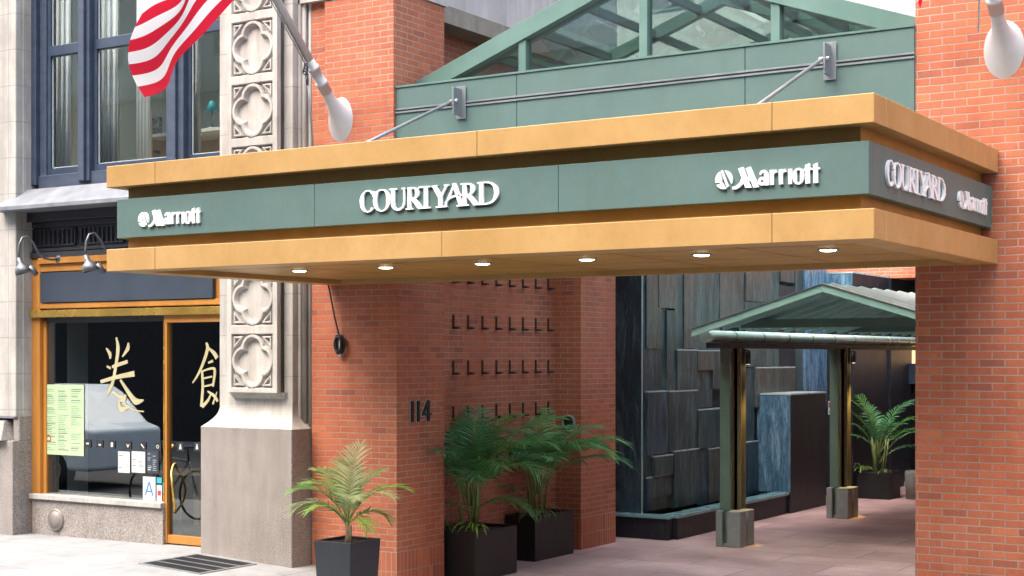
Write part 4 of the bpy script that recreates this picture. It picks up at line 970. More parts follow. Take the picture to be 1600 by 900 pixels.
# rope coil under the canopy
X, z = XZ(530, 538, PY - .05)
rc = thing('rope_coil', 'dark coiled halyard rope hanging on the brick pier under the canopy', 'rope', (X, PY - .03, z))
m_ = MB(); rnd = random.Random(5)
for k in range(6):
    rx, rz_ = .035 + rnd.random() * .02, .08 + rnd.random() * .03; ox = (rnd.random() - .5) * .03
    m_.tube([(X + ox + rx * math.cos(R(a_)), PY - .03 - .008 * k, z + .0 + rz_ * math.sin(R(a_))) for a_ in range(0, 361, 24)], .009, 6, False)
build('coil', m_, M['rubber'], rc)
m_ = MB(); m_.box(X - .02, X + .02, PY - .05, PY - .001, z - .13, z - .09); m_.tube([(X, PY - .04, z + .09), (X, PY - .04, z - .12)], .012, 8); build('cleat', m_, M['silver'], rc)
Xa, za_ = XZ(512, 442, PY - .1); m_ = MB(); m_.tube([(Xa, PY - .1, 3.35), (Xa + .08, PY - .08, z + .3), (X, PY - .05, z + .09)], .009, 6); build('rope', m_, M['rubber'], rc)

def flag_mat(name='striped flag cloth'):
    m, nt, b = mat(name); uv = nt.nodes.new("ShaderNodeUVMap"); sp = nt.nodes.new("ShaderNodeSeparateXYZ"); nt.links.new(uv.outputs[0], sp.inputs[0])
    mu = N(nt, "ShaderNodeMath", operation='MULTIPLY'); mu.inputs[1].default_value = 6.5; nt.links.new(sp.outputs[1], mu.inputs[0])
    fr = N(nt, "ShaderNodeMath", operation='FRACT'); nt.links.new(mu.outputs[0], fr.inputs[0])
    gt_ = N(nt, "ShaderNodeMath", operation='GREATER_THAN'); gt_.inputs[1].default_value = .5; nt.links.new(fr.outputs[0], gt_.inputs[0])
    col = mixc(nt, gt_.outputs[0], (.62, .012, .04), (.84, .84, .85))
    u1 = N(nt, "ShaderNodeMath", operation='LESS_THAN'); u1.inputs[1].default_value = .4; nt.links.new(sp.outputs[0], u1.inputs[0])
    v1 = N(nt, "ShaderNodeMath", operation='GREATER_THAN'); v1.inputs[1].default_value = 6 / 13; nt.links.new(sp.outputs[1], v1.inputs[0])
    an = N(nt, "ShaderNodeMath", operation='MULTIPLY'); nt.links.new(u1.outputs[0], an.inputs[0]); nt.links.new(v1.outputs[0], an.inputs[1])
    vo = N(nt, "ShaderNodeTexVoronoi", Scale=1); vo.inputs['Randomness'].default_value = 0; mp = nt.nodes.new("ShaderNodeMapping"); mp.inputs['Scale'].default_value = (27, 17, 1); nt.links.new(uv.outputs[0], mp.inputs[0]); nt.links.new(mp.outputs[0], vo.inputs[0])
    can_ = mixc(nt, ramp(nt, vo.outputs['Distance'], [(.2, (1, 1, 1)), (.24, (0, 0, 0))]), (.01, .02, .12), (.84, .84, .85))
    col = mixc(nt, an.outputs[0], col, can_); nt.links.new(col, b.inputs['Base Color']); b.inputs['Roughness'].default_value = .7
    tr = nt.nodes.new("ShaderNodeBsdfTranslucent"); nt.links.new(col, tr.inputs[0]); mx = nt.nodes.new("ShaderNodeMixShader"); mx.inputs[0].default_value = .35
    nt.links.new(b.outputs[0], mx.inputs[1]); nt.links.new(tr.outputs[0], mx.inputs[2]); nt.links.new(mx.outputs[0], nt.nodes["Material Output"].inputs[0]); return m
M['flag'] = flag_mat()
def flag(fn, lab, nu=60, nv=40):
    me = bpy.data.meshes.new('flag'); vs = [fn(i / nu, j / nv) for j in range(nv + 1) for i in range(nu + 1)]
    fs = [(j * (nu + 1) + i, j * (nu + 1) + i + 1, (j + 1) * (nu + 1) + i + 1, (j + 1) * (nu + 1) + i) for j in range(nv) for i in range(nu)]
    o0 = Vector(vs[0]); me.from_pydata([tuple(Vector(v) - o0) for v in vs], [], fs); me.polygons.foreach_set("use_smooth", [True] * len(fs))
    uvl = me.uv_layers.new(name='UVMap')
    for lp in me.loops:
        i, j = lp.vertex_index % (nu + 1), lp.vertex_index // (nu + 1); uvl.data[lp.index].uv = (i / nu, j / nv)
    me.materials.append(M['flag']); o = bpy.data.objects.new('flag', me); COL.objects.link(o); o.location = o0
    return tag(o, lab, 'flag', 'striped flags on the angled poles')
# u: hoist 0 -> fly 1, v: bottom 0 -> top 1
def P3(px, py, Y): x, z = XZ(px, py, Y); return Vector((x, Y, z))
h0, h1 = s1 + d1 * 1.55, s1 + d1 * 2.75
fb, ft = P3(221, 150, 11.25), P3(262, -95, 10.75)
def f1(u, v):
    hoist = h0.lerp(h1, v); fly = fb.lerp(ft, v)
    p = hoist.lerp(fly, u)
    # lower edge sags, fly edge bulges left in its lower part
    p += Vector((-.30, 0, .0)) * math.sin(min(1, v * 1.6) * math.pi) * u ** 3
    p += Vector((0, 0, -.10)) * math.sin(u * math.pi) * (1 - v) + Vector((0, 0, .05)) * math.sin(u * 2 * math.pi) * (1 - v)
    w = .07 * u ** .6 * math.sin(u * 8.5 + v * 4.0) + .025 * u * math.sin(u * 17 - v * 6)
    return p + Vector((.35 * w, w, -.35 * w))
flag(f1, 'red and white striped flag waving from the left pole, its lower corner showing')
h0b, h1b = s2 + d2 * 1.9, s2 + d2 * 3.0
fbb, ftb = P3(1434, 13, 10.95), P3(1424, -130, 10.4)
def f2(u, v):
    p = h0b.lerp(h1b, v).lerp(fbb.lerp(ftb, v), u); p += Vector((0, 0, .14)) * math.sin(u * math.pi) * (1 - v); w = .06 * u ** .6 * math.sin(u * 9 + v * 4); return p + Vector((.4 * w, w, 0))
flag(f2, 'striped flag of which only a red and white tip shows above the right brick pier')

# ---------------------------------------------------------------- slate water wall
ww = thing('slate_water_wall', 'tall water wall of stepped dark slate slabs beside the brick passage', 'water wall', (-9.3, 20, 0))
WX = -9.45
mb = MB(); mb.box(-9.9, WX - .10, 18.5, 25.6, 0, 4.8); build('backing', mb, M['slateblack'], ww)
mb = MB(); mb.box(-9.95, WX + .0, 18.5 - .04, 18.56, 0, 4.8); build('end_slab', mb, M['slate3'], ww)
mb = MB(); mb.box(WX - .002, WX + .010, 18.455, 18.47, .3, 4.8); build('corner_bead', mb, M['edge'], ww)
def wp(px, py, X=WX): return YZ(px, py, X)
# slabs: left px, top py, right px, bottom py (at the left edge), thickness, material
slabs = [(1000, 380, 1030, 545, .04, 'slate2'), (1026, 380, 1054, 481, .05, 'slate2'), (1053, 380, 1068, 547, .01, 'slate1'), (1066, 380, 1083, 545, .04, 'slate2'), (1083, 380, 1123, 546, .02, 'slate1'), (1122, 380, 1160, 500, .04, 'slate2'),
         (1026, 481, 1041, 612, -.02, 'slate1'), (1040, 484, 1056, 640, .02, 'slate1'), (1000, 545, 1026, 613, -.01, 'slate3'), (1054, 547, 1086, 640, .05, 'slate1'), (1085, 548, 1111, 579, .06, 'slate2'), (1111, 548, 1140, 608, .03, 'slate1'),
         (1085, 579, 1112, 638, .0, 'slate1'), (1000, 613, 1041, 713, .04, 'slate3'), (1041, 612, 1086, 706, .045, 'slate1'), (1086, 641, 1160, 702, .05, 'slate1'), (1000, 713, 1016, 750, .0, 'slate1'), (1016, 714, 1046, 745, .07, 'slate1'),
         (1003, 748, 1016, 799, .03, 'slate3'), (1016, 745, 1047, 778, .03, 'slate1'), (1008, 778, 1047, 800, -.01, 'slate2'), (1047, 706, 1086, 794, .07, 'slate1'), (1086, 703, 1102, 790, .02, 'slate3'), (1102, 702, 1125, 786, .05, 'slate2'),
         (1112, 640, 1160, 700, .02, 'slate3'), (1125, 730, 1160, 782, .02, 'slate1'), (1160, 380, 1200, 470, .05, 'slate2'), (1200, 380, 1215, 574, .0, 'slate1'), (1160, 470, 1200, 574, .02, 'slate1'), (1215, 380, 1236, 440, .05, 'slate2'),
         (1215, 445, 1240, 575, .0, 'slateblack'), (1176, 575, 1236, 636, .07, 'slate2'), (1160, 575, 1176, 692, .0, 'slate1'), (1156, 692, 1180, 776, .04, 'slate3'), (1186, 636, 1208, 776, .03, 'slateblue'), (1240, 380, 1252, 640, .0, 'slate1'),
         (1252, 380, 1286, 640, .06, 'slateblue'), (1180, 640, 1190, 776, .0, 'slateblack')]
for i, (a, b_, c, d, th, mm) in enumerate(slabs):
    y0, zt_ = wp(a, b_); y0b, zb_2 = wp(a, d); y1, _ = wp(c, b_)
    y0 = max(y0, 18.56)
    if y1 <= y0: continue
    zb_2 = max(.2, zb_2); zt_ = 4.8 if b_ <= 380 else zt_
    m_ = MB(); th *= .7; m_.box(WX - .10, WX + th + i * .00093, y0 + .003, y1 - .003, zb_2 + .003, zt_ - .003)
    sl = build('slate_slab', m_, M[mm], ww)
    if b_ > 500 and th > .02:
        m_ = MB(); m_.box(WX - .05, WX + th + i * .00093 + .002, y0 + .004, y1 - .004, zt_ - .006, zt_ + .012); build('slab_top', m_, M['edge'], sl)
# basin
mb = MB(); mb.box(-9.9, -8.97, 18.31, 18.46, 0, .30); mb.box(-9.07, -8.9, 18.46, 22.5, 0, .30); build('basin', mb, M['slateblack'], ww, bevel=.005)
mb = MB(); mb.box(-9.9, -8.94, 18.27, 18.45, .30, .345); mb.box(-9.12, -8.87, 18.451, 22.5, .30, .345); build('basin_ledge', mb, M['cap'], ww, bevel=.004)
def water_mat():
    m, nt, b = mat('shallow basin water'); b.inputs['Base Color'].default_value = (.02, .06, .07, 1); b.inputs['Roughness'].default_value = .04
    p = pos(nt); n = N(nt, "ShaderNodeTexNoise", Scale=14, Detail=3); nt.links.new(p, n.inputs[0]); bump(nt, b, n.outputs[0], .4, .02); return m
mb = MB(); mb.box(-9.5, -9.1, 18.46, 22.5, .05, .27); build('water', mb, water_mat(), ww)
mb = MB(); mb.box(WX - .1, -8.85, 22.5, 24.1, 0, 1.90); bx = build('low_block', mb, M['slateblack'], ww)
mb = MB(); mb.box(WX, -8.852, 22.488, 22.4995, .34, 1.888); build('wet_face', mb, M['slateblue'], ww)
mb = MB(); mb.box(WX - .1, -8.84, 22.49, 24.1, 1.90, 1.925); build('block_top', mb, M['edge'], ww)
mb = MB(); mb.box(WX - .2, -8.9, 25.6, 27.6, 0, 4.0); build('end_block', mb, M['slateblack'], ww)
mb = MB(); mb.box(WX + .04, -8.905, 25.585, 25.598, 3.2, 3.99); build('upper_face', mb, M['slateblue'], ww); mb = MB(); mb.box(WX - .2, -8.88, 25.58, 27.6, 4.0, 4.03); build('block_top', mb, M['edge'], ww)
mb = MB(); mb.box(-9.42, -8.95, 24.1, 25.6, 0, .02); build('kick_strip', mb, M['edge'], ww)
X, z = XZ(1290, 637, 25.58)
X += .08
mb = MB(); mb.box(X - .03, X + .04, 25.57, 25.585, z - .12, z + .12); sn = tag(build('notice_plate', mb, M['paper']), 'small white notice plate with red print on the dark slate block', 'sign')
mb = MB(); mb.box(X - .02, X + .03, 25.566, 25.57, z + .0, z + .10); build('print', mb, M['redink'], sn); mb = MB(); mb.box(X - .01, X + .02, 25.566, 25.57, z - .09, z - .06); build('print', mb, M['ink'], sn)

# ---------------------------------------------------------------- gabled walkway shelter
sh = thing('walkway_shelter', 'pale green gabled metal shelter on paired posts in the courtyard', 'shelter', (-6.47, 17.5, 0))
EX0, EX1, EZ, RZ_, RXm, GY0, GY1 = -8.24, -4.70, 2.86, 3.40, -6.47, 17.5, 27.2
def slope(name, x0, z0, x1, z1, y0, y1, t0, t1, m, bev=0):
    m_ = MB(); m_.prism([(x0, z0 + t0), (x1, z1 + t0), (x1, z1 + t1), (x0, z0 + t1)], y0, y1); return build(name, m_, M[m], sh, bevel=bev)
for x0, x1 in ((EX0, RXm), (EX1, RXm)):
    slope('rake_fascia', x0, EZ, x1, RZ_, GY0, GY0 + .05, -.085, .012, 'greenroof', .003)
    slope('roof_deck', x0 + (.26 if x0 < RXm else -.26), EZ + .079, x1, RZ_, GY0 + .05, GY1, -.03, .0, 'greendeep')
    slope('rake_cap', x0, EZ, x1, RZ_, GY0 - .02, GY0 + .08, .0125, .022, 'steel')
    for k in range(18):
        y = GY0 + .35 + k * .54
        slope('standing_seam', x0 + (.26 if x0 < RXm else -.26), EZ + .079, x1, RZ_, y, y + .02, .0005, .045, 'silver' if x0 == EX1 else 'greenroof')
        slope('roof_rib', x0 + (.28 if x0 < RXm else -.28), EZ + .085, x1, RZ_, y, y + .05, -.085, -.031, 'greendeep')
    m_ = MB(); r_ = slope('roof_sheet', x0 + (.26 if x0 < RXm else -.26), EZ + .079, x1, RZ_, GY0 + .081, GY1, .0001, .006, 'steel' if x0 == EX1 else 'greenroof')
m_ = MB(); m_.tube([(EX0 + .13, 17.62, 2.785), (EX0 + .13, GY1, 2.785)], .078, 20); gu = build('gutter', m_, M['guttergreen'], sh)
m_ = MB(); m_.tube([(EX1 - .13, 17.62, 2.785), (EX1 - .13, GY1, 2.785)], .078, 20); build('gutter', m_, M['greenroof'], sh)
for y in [18.49 + k * .95 for k in range(9)]:
    m_ = MB(); m_.tube([(EX0 + .13, y, 2.785), (EX0 + .13, y + .03, 2.785)], .081, 20); build('gutter_strap', m_, M['greenpost'], gu)
m_ = MB(); m_.box(-8.13, -7.92, 17.72, GY1, 2.63, 2.70); build('eave_beam', m_, M['black'], sh)
m_ = MB(); m_.box(-5.02, -4.83, 17.72, GY1, 2.63, 2.70); build('eave_beam', m_, M['black'], sh)
for y in (18.3, 22.4, 26.4):
    m_ = MB(); m_.box(-7.9, -5.05, y, y + .10, 2.90, 3.01); build('tie_beam', m_, M['greenframe'], sh)
def postset(X, Y, flip, lit):
    s = -1 if flip else 1
    # four cast blocks with slots round the paired posts
    bs_ = MB()
    for (xa, xb, ya, yb) in ((-.29, -.20, 0, .20), (-.13, .06, 0, .20), (-.29, -.16, .27, .47), (-.10, .06, .27, .47)):
        bs_.box(X + s * xa, X + s * xb, Y + ya, Y + yb, .008, .48)
    bs_.box(X + s * -.27, X + s * .04, Y + .04, Y + .44, .008, .05)
    build('post_base', bs_, M['conc'], sh, bevel=.006)
    m_ = MB(); m_.box(X + s * -.195, X + s * -.135 + s * .0, Y + .08, Y + .17, .05, 2.66); m_.box(X + s * -.26, X + s * -.12, Y + .07, Y + .085, .485, 2.66); p_ = build('post', m_, M['greenpost'], sh, bevel=.003)
    m_ = MB(); m_.box(X + s * -.15, X + s * -.10, Y + .28, Y + .44, .05, 2.66); m_.box(X + s * -.20, X + s * -.05, Y + .28, Y + .30, .485, 2.66); m_.box(X + s * -.20, X + s * -.05, Y + .42, Y + .44, .485, 2.66); q_ = build('post', m_, M['darkpost'], sh, bevel=.003)
    m_ = MB(); fx = X + s * .02; fy = Y + .36
    m_.tube([(fx, fy, 2.58), (fx, fy, 2.42)], .035, 12); m_.tube([(X - s * .05, fy, 2.60), (fx, fy, 2.60), (fx + s * .03, fy, 2.58)], .012, 8); lf = build('post_lamp', m_, M['black'], sh)
    m_ = MB(); m_.lathe([(0, 0), (.028, 0)], (fx, fy, 2.418), 'z', 12); build('bulb', m_, M['lampglow'], lf)
    if lit:
        li = bpy.data.lights.new('post_lamp_light', 'SPOT'); li.energy = 95 * lit; li.color = (1, .68, .22); li.spot_size = R(19); li.shadow_soft_size = .03
        lo = bpy.data.objects.new('post_lamp_light', li); COL.objects.link(lo); lo.location = (fx, fy, 2.40); lo.rotation_euler = (0, R(5 * s), 0)
postset(-7.87, 18.08, False, .5); postset(-7.84, 22.16, False, 1.0); postset(-5.08, 18.08, True, 0); postset(-5.08, 22.16, True, 0)

# ---------------------------------------------------------------- planters and plants
def planter(x0, x1, y0, y1, z0, z1, lab, m, taper=.0, grp=None):
    t = thing('planter', lab, 'planter', ((x0 + x1) / 2, (y0 + y1) / 2, z0), grp)
    w = .025; c = taper; m_ = MB()
    B = [(x0 + c, y0 + c), (x1 - c, y0 + c), (x1 - c, y1 - c), (x0 + c, y1 - c)]; Tt = [(x0, y0), (x1, y0), (x1, y1), (x0, y1)]; I = [(x0 + w, y0 + w), (x1 - w, y0 + w), (x1 - w, y1 - w), (x0 + w, y1 - w)]
    vs = [(*p, z0) for p in B] + [(*p, z1) for p in Tt] + [(*p, z1) for p in I] + [(*p, z1 - .09) for p in I]
    fs = [(3, 2, 1, 0)]
    for k in range(4):
        j = (k + 1) % 4; fs += [(k, j, j + 4, k + 4), (k + 4, j + 4, j + 8, k + 8), (k + 8, j + 8, j + 12, k + 12)]
    m_.add(vs, fs); build('box', m_, m, t, bevel=.006, seg=2)
    m_ = MB(); n = 12; vs = []; rnd = random.Random(int(x0 * 100))
    for j in range(n + 1):
        for i in range(n + 1): vs.append((x0 + w + (x1 - x0 - 2 * w) * i / n, y0 + w + (y1 - y0 - 2 * w) * j / n, z1 - .05 + rnd.random() * .03))
    m_.add(vs, [(j * (n + 1) + i, j * (n + 1) + i + 1, (j + 1) * (n + 1) + i + 1, (j + 1) * (n + 1) + i) for j in range(n) for i in range(n)]); build('soil', m_, M['soil'], t)
    return t
def frond(parent, base, az, L, el0, droop, mats, npair=22, ll=.26, lw=.022, stem0=.25, rnd=random, twist=0, name='frond', rad=.009, hang=.25):
    """rachis that leaves at elevation el0 and bends over by droop; paired leaflets"""
    p = Vector(base); n = 22; pts = [p.copy()]; dirs = []
    for k in range(n):
        f_ = k / n; el = el0 - droop * f_ ** 1.5; a = az + twist * f_
        d = Vector((math.cos(a) * math.cos(el), math.sin(a) * math.cos(el), math.sin(el))); p = p + d * (L / n); pts.append(p.copy()); dirs.append(d)
    dirs.append(dirs[-1]); m_ = MB(); m_.tube(pts, [rad * (1 - .8 * k / n) for k in range(n + 1)], 6); rc_ = build('midrib', m_, mats[1], parent)
    m_ = MB()
    for k in range(npair):
        f_ = stem0 + (1 - stem0) * (k + .5) / npair; fi = f_ * n; i = min(int(fi), n - 1); q = pts[i].lerp(pts[i + 1], fi - i); d = dirs[i]
        side = d.cross(Vector((0, 0, 1)))
        if side.length < .15: side = Vector((math.sin(az), -math.cos(az), 0))
        side.normalize(); up = side.cross(d).normalized(); g_ = (f_ - stem0) / (1 - stem0)
        le = ll * (math.sin(math.pi * (.12 + .80 * g_)) ** .7) * (.85 + .3 * rnd.random())
        for s_ in (-1, 1):
            out = (side * s_ * (1 - .25 * g_) + d * (.42 + .7 * g_) + up * (.30 - .1 * rnd.random())).normalized(); out = (out + Vector([(rnd.random() - .5) * .16 for _ in range(3)])).normalized()
            w = d * lw * .5; a = q; prev = None; c = []
            hg = hang * (.6 + .8 * rnd.random())
            for j in range(5):
                tt = j / 4; wv = [.45, 1, .95, .6, .03][j]; pt = a + out * le * tt + Vector((0, 0, -1)) * le * hg * tt * tt; c.append((pt - w * wv, pt + w * wv, pt + up * .004 * wv))
            vs = []; 
            for (l_, r_, m2) in c: vs += [l_, m2, r_]
            m_.add(vs, [f4 for j in range(4) for f4 in ((3 * j, 3 * j + 3, 3 * j + 4, 3 * j + 1), (3 * j + 1, 3 * j + 4, 3 * j + 5, 3 * j + 2))], True)
    # terminal pair fills the tip
    return build(name, m_, mats[0], parent, recalc=False)

# front potted palm
planter(-9.50, -9.04, 11.44, 11.93, 0.0, .70, 'dark blue grey square planter on the pavement before the number pier', M['planter'], .035)
rnd = random.Random(11)
c0 = Vector((-9.27, 11.68, .64))
pm = thing('palm_plant', 'small pale palm with a few arching sunlit fronds in the planter on the pavement', 'palm', c0)
m_ = MB(); m_.tube([c0, c0 + Vector((.01, .0, .1)), c0 + Vector((-.005, 0, .24))], [.032, .024, .018], 8); m_.tube([c0 + Vector((.03, .01, 0)), c0 + Vector((.035, .01, .2))], [.02, .012], 8); build('stem', m_, M['stembrown'], pm)
cb_ = c0 + Vector((0, 0, .2))
VR = Vector((CS, SN, 0)); VA = math.atan2(VR.y, VR.x)       # direction along the street-facing width of the view
for (az, L, el, dr_, mm, ll) in ((VA + R(180), .72, R(68), R(98), 'leafpale', .25), (VA + R(168), .66, R(52), R(105), 'leafgloss', .24), (VA + R(192), .66, R(80), R(92), 'leafpale', .22),
                            (VA + R(8), .78, R(64), R(92), 'leafbright', .20), (VA - R(18), .66, R(70), R(105), 'leafgloss', .2), (VA + R(60), .84, R(88), R(36), 'leafgloss', .22), (VA + R(100), .76, R(82), R(60), 'leafpale', .2),
                            (VA - R(70), .58, R(74), R(105), 'leafgloss', .2), (VA + R(20), .5, R(44), R(110), 'leafpale', .18), (VA - R(40), .35, R(40), R(120), 'leafbright', .16),
                            (VA + R(140), .74, R(80), R(75), 'leafpale', .2), (VA + R(35), .70, R(80), R(70), 'leafpale', .2), (VA + R(205), .5, R(60), R(105), 'leafbright', .18)):
    frond(pm, cb_, az, L, el, dr_, (M[mm], M['stem']), 21, ll * 1.3, .021, .26, rnd, 0, rad=.008)

def big_palm(c0, lab, specs, nstem, hstem, mats=('leaf', 'leafteal'), seed=1, grp=None, ll=.37):
    rnd = random.Random(seed); pm = thing('palm_plant', lab, 'palm', c0, grp); c0 = Vector(c0)
    for k in range(nstem):
        a = rnd.random() * 6.28; r_ = .05 + .07 * rnd.random(); b0 = c0 + Vector((r_ * math.cos(a), r_ * math.sin(a), 0)); t_ = b0 + Vector((.09 * math.cos(a), .09 * math.sin(a), hstem * (.8 + .4 * rnd.random())))
        m_ = MB(); m_.tube([b0, b0.lerp(t_, .5) + Vector((.01, 0, 0)), t_], [.018, .013, .009], 7); build('cane', m_, M['stem'], pm)
    for (az, L, el, dr_, h) in specs:
        base = c0 + Vector((rnd.uniform(-.05, .05), rnd.uniform(-.05, .05), h))
        frond(pm, base, az, L, el, dr_, (M[rnd.choice(mats)], M['stem']), 23, ll * 1.15, .0245, .32, rnd, rnd.uniform(-.3, .3), rad=.010, hang=.35)
    return pm
G2 = 'black planters standing in the recess by the hook wall'
planter(-9.86, -9.14, 13.80, 14.68, .006, .56, 'black planter in the recess next to the number pier', M['planterdark'], 0, G2)
planter(-9.86, -9.42, 15.55, 16.50, .006, .56, 'black planter in the recess against the inner brick pier', M['planterdark'], 0, G2)
rr_ = random.Random(21)
sp_ = [(VA + R(12), 1.55, R(74), R(78), .3), (VA + R(-8), 1.30, R(76), R(100), .3), (VA + R(175), 1.30, R(70), R(80), .4), (VA + R(195), 1.15, R(58), R(95), .3), (VA + R(80), 1.28, R(84), R(55), .3), (VA + R(-80), 1.30, R(80), R(80), .4),
       (VA + R(-50), 1.35, R(72), R(90), .3), (VA + R(120), 1.25, R(82), R(65), .3), (VA + R(40), 1.25, R(82), R(60), .3), (VA - R(110), 1.2, R(70), R(85), .3), (VA + R(0), .7, R(38), R(80), .2), (VA + R(180), .75, R(32), R(60), .2), (VA + R(20), 1.1, R(60), R(75), .3), (VA - R(30), 1.2, R(60), R(100), .3), (VA + R(160), 1.2, R(78), R(85), .3), (VA - R(65), 1.15, R(66), R(95), .3), (VA + R(100), 1.2, R(80), R(60), .3), (VA - R(95), 1.0, R(60), R(90), .3), (VA + R(210), 1.15, R(72), R(95), .3), (VA + R(60), 1.3, R(72), R(75), .3)]
big_palm((-9.50, 14.25, .50), 'tall leafy palm in the recess, nearer the number pier', sp_, 9, .8, seed=4, grp='dark palms in the brick recess')
sp_ = [(VA + R(-40), 1.2, R(70), R(90), .3), (VA + R(5), 1.1, R(76), R(95), .3), (VA - R(75), 1.1, R(66), R(95), .3), (VA + R(60), 1.15, R(80), R(80), .3), (VA + R(165), 1.05, R(76), R(90), .3), (VA - R(120), 1.1, R(76), R(90), .3), (VA + R(120), 1.1, R(84), R(80), .3), (VA + R(8), 1.38, R(66), R(92), .3), (VA + R(-6), 1.28, R(50), R(80), .3), (VA + R(-20), 1.25, R(66), R(100), .3), (VA + R(180), 1.2, R(72), R(90), .3), (VA + R(90), 1.25, R(84), R(60), .3), (VA - R(90), 1.15, R(78), R(90), .3), (VA + R(150), 1.2, R(80), R(85), .3),
       (VA + R(30), 1.25, R(78), R(85), .3), (VA - R(50), 1.15, R(74), R(95), .3), (VA + R(190), .7, R(40), R(70), .2)]
big_palm((-9.62, 15.95, .50), 'dark palm arching its fronds past the inner brick pier', sp_, 9, .75, mats=('leafteal', 'leaf'), seed=9, grp='dark palms in the brick recess')
# far palm
FX, FYY = -8.0, 25.0
def gp(px, py, z=0):
    t = (px - 800) / F; D = (CZ - z) * F / (py - HY); return D * (t * CS - SN), D * (t * SN + CS)
fx, fy = gp(1366, 780)
planter(fx - .30, fx + .28, fy - .05, fy + .6, .006, .48, 'black planter at the back of the courtyard beside the dark doorway', M['planterdark'])
sp_ = [(VA + R(150), 1.5, R(86), R(60), .3), (VA + R(30), 1.45, R(78), R(75), .3), (VA + R(178), 1.5, R(84), R(80), .3), (VA + R(175), 1.35, R(84), R(85), .2), (VA + R(165), 1.1, R(72), R(60), .2), (VA + R(185), .9, R(60), R(90), .3), (VA, 1.35, R(70), R(95), .3), (VA + R(15), 1.2, R(56), R(85), .3), (VA - R(20), 1.25, R(62), R(90), .2), (VA + R(5), .9, R(50), R(90), .2), (VA + R(90), 1.1, R(82), R(60), .3), (VA - R(80), 1.0, R(78), R(90), .3)]
big_palm((fx - .01, fy + .25, .42), 'palm standing at the back of the courtyard beside the dark doorway', sp_, 7, .6, seed=14, ll=.26)
# trailing spider plants in the planters
def spider(c, n, L, m, lab, seed, az0=0, spread=6.28):
    rnd = random.Random(seed); t = thing('spider_plant', lab, 'plant', c); c = Vector(c); m_ = MB()
    for k in range(n):
        a = az0 + (rnd.random() - .5) * spread; l_ = L * (.6 + .6 * rnd.random()); el = R(50 + 30 * rnd.random()); p = c.copy(); pts = [p.copy()]
        for j in range(7): e = el - R(150) * (j / 7) ** 1.1; p = p + Vector((math.cos(a) * math.cos(e), math.sin(a) * math.cos(e), math.sin(e))) * l_ / 7; pts.append(p.copy())
        sd = Vector((-math.sin(a), math.cos(a), 0)); vs = []
        for j, q in enumerate(pts): w = .011 * (1 - (j / 7) ** 2) + .001; vs += [q - sd * w, q + sd * w]
        m_.add(vs, [(2 * j, 2 * j + 1, 2 * j + 3, 2 * j + 2) for j in range(7)], True)
    build('foliage', m_, m, t, recalc=False)
va_cam = math.atan2(-1, .45)
spider((-9.22, 13.90, .54), 16, .34, M['leafbright'], 'bright yellow green tuft at the front corner of the nearer recess planter', 3, va_cam, 3.0)
spider((-9.46, 15.66, .54), 18, .42, M['leafpale'], 'pale trailing plant spilling over the corner of the inner recess planter', 4, va_cam, 3.0)
spider((-9.75, 14.05, .54), 12, .3, M['leaf'], 'small dark green tuft behind the bright tuft in the nearer recess planter', 5, va_cam, 3.5)
spider((fx - .24, fy + .02, .47), 20, .36, M['leafbright'], 'bright tuft on the left corner of the far courtyard planter', 6, va_cam, 4)
spider((fx + .22, fy + .02, .47), 8, .26, M['leafpale'], 'small pale tuft on the right corner of the far courtyard planter', 8, va_cam, 3)
X, Y_ = gp(1424, 780)
mb = MB(); mb.lathe([(.0, .0), (.14, .0), (.16, .45), (.15, .5), (.13, .5), (.12, .42), (0, .42)], (X + .05, Y_, .006), 'z', 20); tag(build('urn', mb, M['conc']), 'grey concrete urn by the dark doorway, half hidden by the right brick pier', 'urn')

# ---------------------------------------------------------------- street side opposite (seen in the reflections)
op = thing('street_building', 'long pale stone building across the street reflected in the window glass', 'building', (-20, -6, 0))
mb = MB(); mb.box(-60, 14, -9, -6, 0, 10.2); mb.box(-60.2, 14.2, -9, -5.7, 10.2, 10.7); mb.box(-60, 14, -6.0, -5.85, 4.0, 4.3); build('wall', mb, M['granite'], op)
mb = MB(); mb.box(-60, 14, -6.0, -5.93, 0, 4.0); build('ground_floor_front', mb, M['darkroom'], op)
w = MB(); w.box(-.65, .65, -.05, .02, 0, 1.9); w.box(-.75, .75, -.05, .10, -.12, 0); ww0 = build('window', w, M['navylight']); ww0.parent = op
wp_ = MB(); wp_.box(-.57, .57, .021, .03, .06, 1.84); wp0 = build('pane', wp_, M['blackglass']); wp0.parent = ww0
first = True
for i in range(21):
    for j, z in enumerate((5.0, 7.7)):
        loc = Vector((-58 + i * 3.3, -6, z)) - op.location
        if first: ww0.location = loc; first = False
        else:
            c = ww0.copy(); COL.objects.link(c); c.parent = op; c.location = loc; d_ = wp0.copy(); COL.objects.link(d_); d_.parent = c
ot = thing('office_building', 'tall grey office block standing behind the street building, mirrored in the upper glass', 'building', (-20, -38, 0))
mb = MB(); mb.box(-95, 50, -46, -38, 0, 44); build('wall', mb, M['stucco'], ot)
w = MB(); w.box(-1.5, 1.5, -.1, .04, 0, 2.2); ow = build('window', w, M['conc']); ow.parent = ot
w = MB(); w.box(-1.4, 1.4, .041, .05, .1, 2.1); op2 = build('pane', w, M['blackglass']); op2.parent = ow
first = True
for i in range(13):
    for z in range(12, 43, 4):
        loc = Vector((-80 + i * 5.2, -38, z)) - ot.location
        if first: ow.location = loc; first = False
        else: c = ow.copy(); COL.objects.link(c); c.parent = ot; c.location = loc; d_ = op2.copy(); COL.objects.link(d_); d_.parent = c
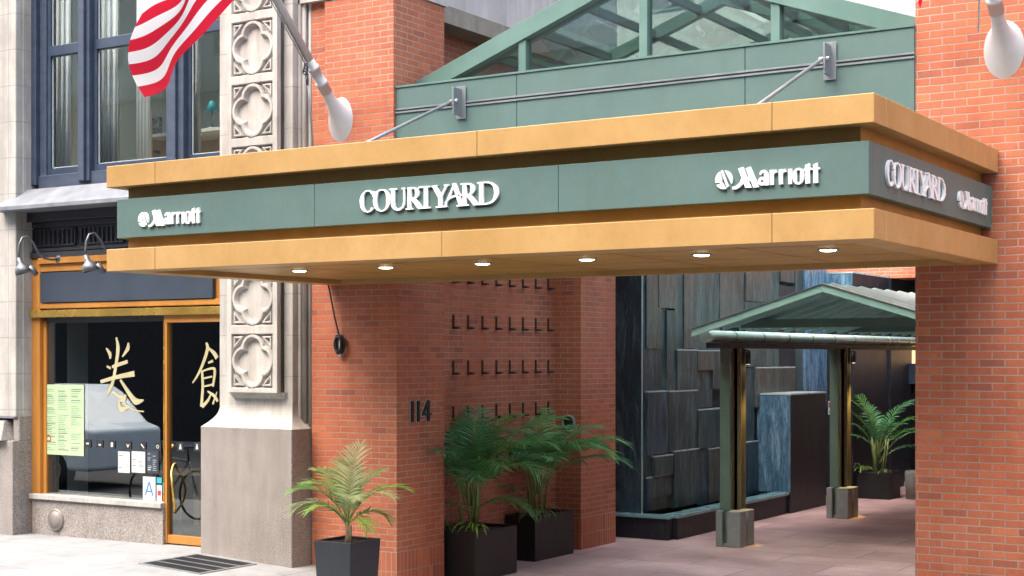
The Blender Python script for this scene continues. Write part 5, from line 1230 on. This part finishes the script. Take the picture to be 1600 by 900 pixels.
# parked van (reflected)
vx0, vy0 = -24.9, 5.9
van = thing('parked_van', 'pale blue grey van parked at the kerb, reflected in the shop window', 'van', (vx0 + 2.2, vy0 + .9, .15))
prof = [(0, .35), (0, 1.15), (.35, 1.25), (1.0, 1.85), (1.3, 2.0), (4.3, 2.0), (4.5, 1.85), (4.6, .9), (4.6, .35)]
m_ = MB(); m_.prism([(vx0 + 4.6 - a, .15 + b_ * .92) for a, b_ in prof], vy0, vy0 + 1.8); build('body', m_, M['vanpaint'], van, bevel=.08, seg=3)
m_ = MB(); m_.prism([(vx0 + 4.6 - a, .15 + b_) for a, b_ in ((.75, 1.22), (1.2, 1.64), (1.75, 1.64), (1.75, 1.22))], vy0 - .006, vy0 + 1.806); build('side_window', m_, M['blackglass'], van)
for a in (.85, 3.75):
    m_ = MB(); m_.lathe([(0, 0), (.20, 0), (.31, .01), (.34, .05), (.34, .2), (0, .2)], (vx0 + 4.6 - a, vy0 + 1.82, .49), 'y', 24); w_ = build('wheel', m_, M['rubber'], van)
    m_ = MB(); m_.lathe([(0, 0.03), (.19, .01), (.19, 0)], (vx0 + 4.6 - a, vy0 + 1.835, .49), 'y', 18); build('rim', m_, M['silver'], w_)

bk_ = thing('bicycle', 'dark bicycle standing at the shop wall, caught in the glass door reflection', 'bicycle', (-15.3, 10.9, .27))
bx_, by_, bz_ = -15.55, 10.9, .27
wheels = (bx_, bx_ + 1.02)
for x in wheels:
    m_ = MB(); m_.tube([(x + .33 * math.cos(R(a)), by_, bz_ + .345 + .33 * math.sin(R(a))) for a in range(0, 361, 12)], .017, 6, False); w_ = build('wheel', m_, M['rubber'], bk_)
    m_ = MB()
    for a in range(0, 360, 24): m_.tube([(x, by_, bz_ + .345), (x + .32 * math.cos(R(a)), by_, bz_ + .345 + .32 * math.sin(R(a)))], .0015, 4)
    build('spokes', m_, M['steel'], w_)
m_ = MB(); bb = (bx_ + .45, by_, bz_ + .30); st_ = (bx_ + .33, by_, bz_ + .85); hd = (bx_ + .86, by_, bz_ + .80)
for a, b_ in ((bb, st_), (bb, hd), (st_, hd), (st_, (bx_, by_, bz_ + .345)), (bb, (bx_, by_, bz_ + .345)), (hd, (bx_ + 1.02, by_, bz_ + .345))): m_.tube([a, b_], .016, 8)
build('bicycle_frame', m_, M['conc'], bk_)
m_ = MB(); m_.tube([hd, (bx_ + .84, by_, bz_ + .98)], .014, 8); m_.tube([(bx_ + .9, by_ - .25, bz_ + .98), (bx_ + .84, by_, bz_ + 1.0), (bx_ + .9, by_ + .25, bz_ + .98)], .014, 8); build('handlebar', m_, M['rubber'], bk_)
m_ = MB(); m_.tube([st_, (bx_ + .31, by_, bz_ + .95)], .013, 8); m_.lathe([(0, 0), (.10, .0), (.08, .05), (0, .06)], (bx_ + .30, by_, bz_ + .94)); build('saddle', m_, M['rubber'], bk_)
